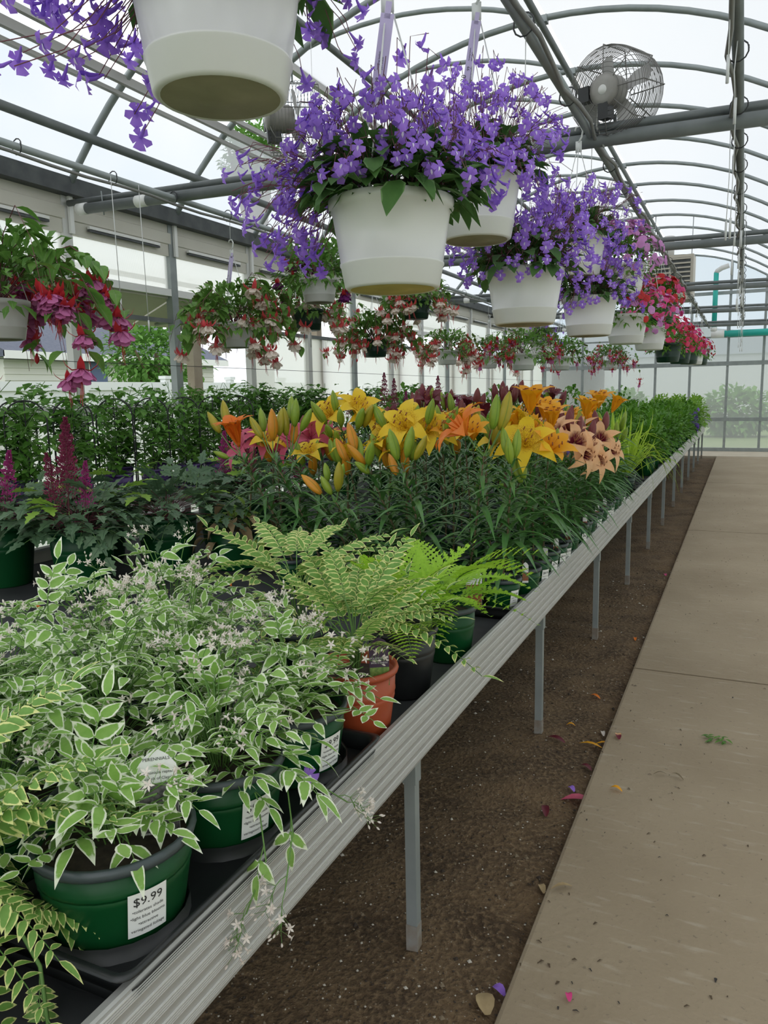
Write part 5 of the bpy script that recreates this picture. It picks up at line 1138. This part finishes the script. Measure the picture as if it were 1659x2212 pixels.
s = MB(); s.tube([V((-.015, 0, .12)), V((-.015, 0, 1.13))], .045, 16); s.build('riser', teal, t)
s = MB(); s.tube([V((-.015, 0, 1.12)), V((.0, 0, 1.16)), V((.08, 0, 1.21)), V((.2, 0, 1.245))], .045, 14); s.build('flexible_duct', alu_lite, t)
s = MB(); s.tube([V((.22, -.03, -.07)), V((.22, -.03, .18))], .012, 6); s.build('strap', galv, t)
for i in range(30):
    y = 2.6 + i * .42 + U(-.12, .12); L = U(.15, .55); x = XW + U(-.05, .03); s = MB(); s.tube([V((x, y, ZW + .01)), V((x + U(-.01, .01), y, ZW - L * .5)), V((x, y + .01, ZW - L))], .0022, 4); o = s.build('drip_string', wire_white, ceiling)
    s = MB(); s.tube([V((x, y + .01, ZW - L + .03)), V((x, y + .01, ZW - L - .05))], .005, 6); s.build('drip_weight', wire_white, o)
for i, (px_, y) in enumerate(((XF, 3.15), (XF, 3.35), (XF, 4.9), (XF, 5.1), (XF, 5.4), (XF, 6.9), (XF, 7.3))):
    L = U(.35, .75); s = MB(); s.tube([V((px_ + .02, y, ZF)), V((px_ + .02, y + .01, ZF - L))], .002, 4); o = s.build('drip_string', wire_white, ceiling); s = MB(); s.tube([V((px_ + .02, y + .01, ZF - L + .02)), V((px_ + .02, y + .01, ZF - L - .04))], .0045, 6); s.build('drip_weight', wire_white, o)

# ================================================================ LITTER
def fallen(label, px, py, m, L, w, rz, z=0.0, cat='petal'):
    p = on_z(px, py, z); s = MB(); n = 5
    s.blade([V((0, L * (i / n - .5), .006 + .010 * math.sin(3.1 * i / n))) for i in range(n + 1)], V((0, 0, 1)), [w * q for q in (.3, .8, 1, .9, .5, 0)], .35)
    o = s.build('fallen_petal', m, None); zz = soil_z(p.x, p.y) if p.x < XS else 0.0
    if z > .1: zz = z
    o.location = (p.x, p.y, zz - .001); o.rotation_euler = (0, 0, rz); tag(o, label, cat, 'fallen petals')
fallen('small orange petal on the soil beyond the third bench leg', 1285, 1493, M_l_orange, .05, .009, 1.2)
fallen('dark maroon petal on the soil beside the second visible leg', 1200, 1591, M_l_wine, .075, .013, 1.3)
fallen('golden petal on the soil above the maroon one', 1233, 1558, M_l_gold, .035, .007, 1.8)
fallen('long twisted golden petal at the slab edge', 1275, 1597, M_l_gold, .085, .008, 1.5)
fallen('second twisted golden petal touching the slab edge', 1305, 1592, M_l_gold, .07, .007, 1.9)
fallen('blush petal lying on the slab edge', 1335, 1594, M_l_peach, .045, .011, .3)
fallen('pale blush petal on the soil near the slab edge', 1302, 1569, M_polbud, .035, .008, .4)
fallen('small maroon scrap on the soil below the golden petals', 1265, 1646, M_l_wine, .05, .01, 1.1)
fallen('large wine pink petal on the soil against the slab', 1245, 1710, M_l_pink, .10, .017, 1.9)
fallen('dark shrivelled petal with an orange tip on the soil', 1178, 1738, M_l_wine, .065, .012, .3)
fallen('small golden petal on the slab right of the wine pink one', 1330, 1709, M_l_gold, .04, .008, 1.4)
fallen('violet petal on the soil above the wine pink one', 1234, 1693, M_strep, .03, .009, .9)
fallen('violet petal on the soil near the bottom of the picture', 1076, 2117, M_strep, .035, .011, 1.2)
fallen('tan scrap of leaf at the slab edge', 1170, 1902, M_dead, .035, .009, .6)
fallen('curved tan petal lying on the slab', 1212, 1922, M_dead, .06, .006, 2.2)
fallen('dull brown leaf on the soil at the bottom of the picture', 1047, 2148, M_dead, .06, .02, .5)
fallen('red-orange petal on the soil under the fourth bench leg', 1372, 1373, M_l_orange, .035, .008, .2)
fallen('brown twig on the slab below the green weed', 1462, 1681, stem_brown, .05, .004, 1.0)
fallen('second brown twig on the slab below the green weed', 1425, 1676, stem_brown, .045, .003, 2.0)
fallen('pink petal fleck on the slab near the bottom', 1228, 2160, M_imp_pink, .02, .007, .4)
fallen('pink petal fleck on the soil far along the slab', 1437, 1235, M_imp_pink, .03, .01, .4)
fallen('orange petal on the weed cloth left of the lilies', 490, 1266, M_l_orange, .06, .012, 1.2, BZ + .004)
fallen('rust-coloured petal on the weed cloth in front of the astilbe pot', 75, 1318, M_l_orange, .07, .008, 1.7, BZ + .004)
fallen('violet petal on the bare cloth by the rail beyond the lilies', 1345, 1043, M_strep, .06, .02, 1.0, BZ + .004)
WD = leaf_mesh('leaf', .035, .006, M_bush, 4, .3, .3, .8)
p = on_z(1548, 1600, 0); t = thing('weed', 'small torn green weed lying on the concrete walk', 'weed', p)
for i in range(16): inst(WD, 'leaf', t, V((U(-.03, .03), U(-.02, .02), .003 + U(0, .01))), orient(sph(U(0, 6.28), U(0, .35))), U(.6, 1.0))
db = MB()
for i in range(420):
    y = .9 + 9 * RN.random() ** 1.7; x = XS + .01 + 1.1 * RN.random() ** 1.6; L = U(.004, .016); a = U(0, 3.14); d = V((math.cos(a), math.sin(a), 0)); pp = V((x, y, .001)); db.blade([pp, pp + d * L * .5 + V((0, 0, .0025)), pp + d * L], V((0, 0, 1)), [.001, L * U(.1, .25), 0], .4, RN.choice((0, 0, 1)))
o = db.build('walk_debris', [simple('debris_brown', (.09, .06, .035), .9), simple('debris_dark', (.035, .03, .028), .9)], floor); o['kind'] = 'stuff'
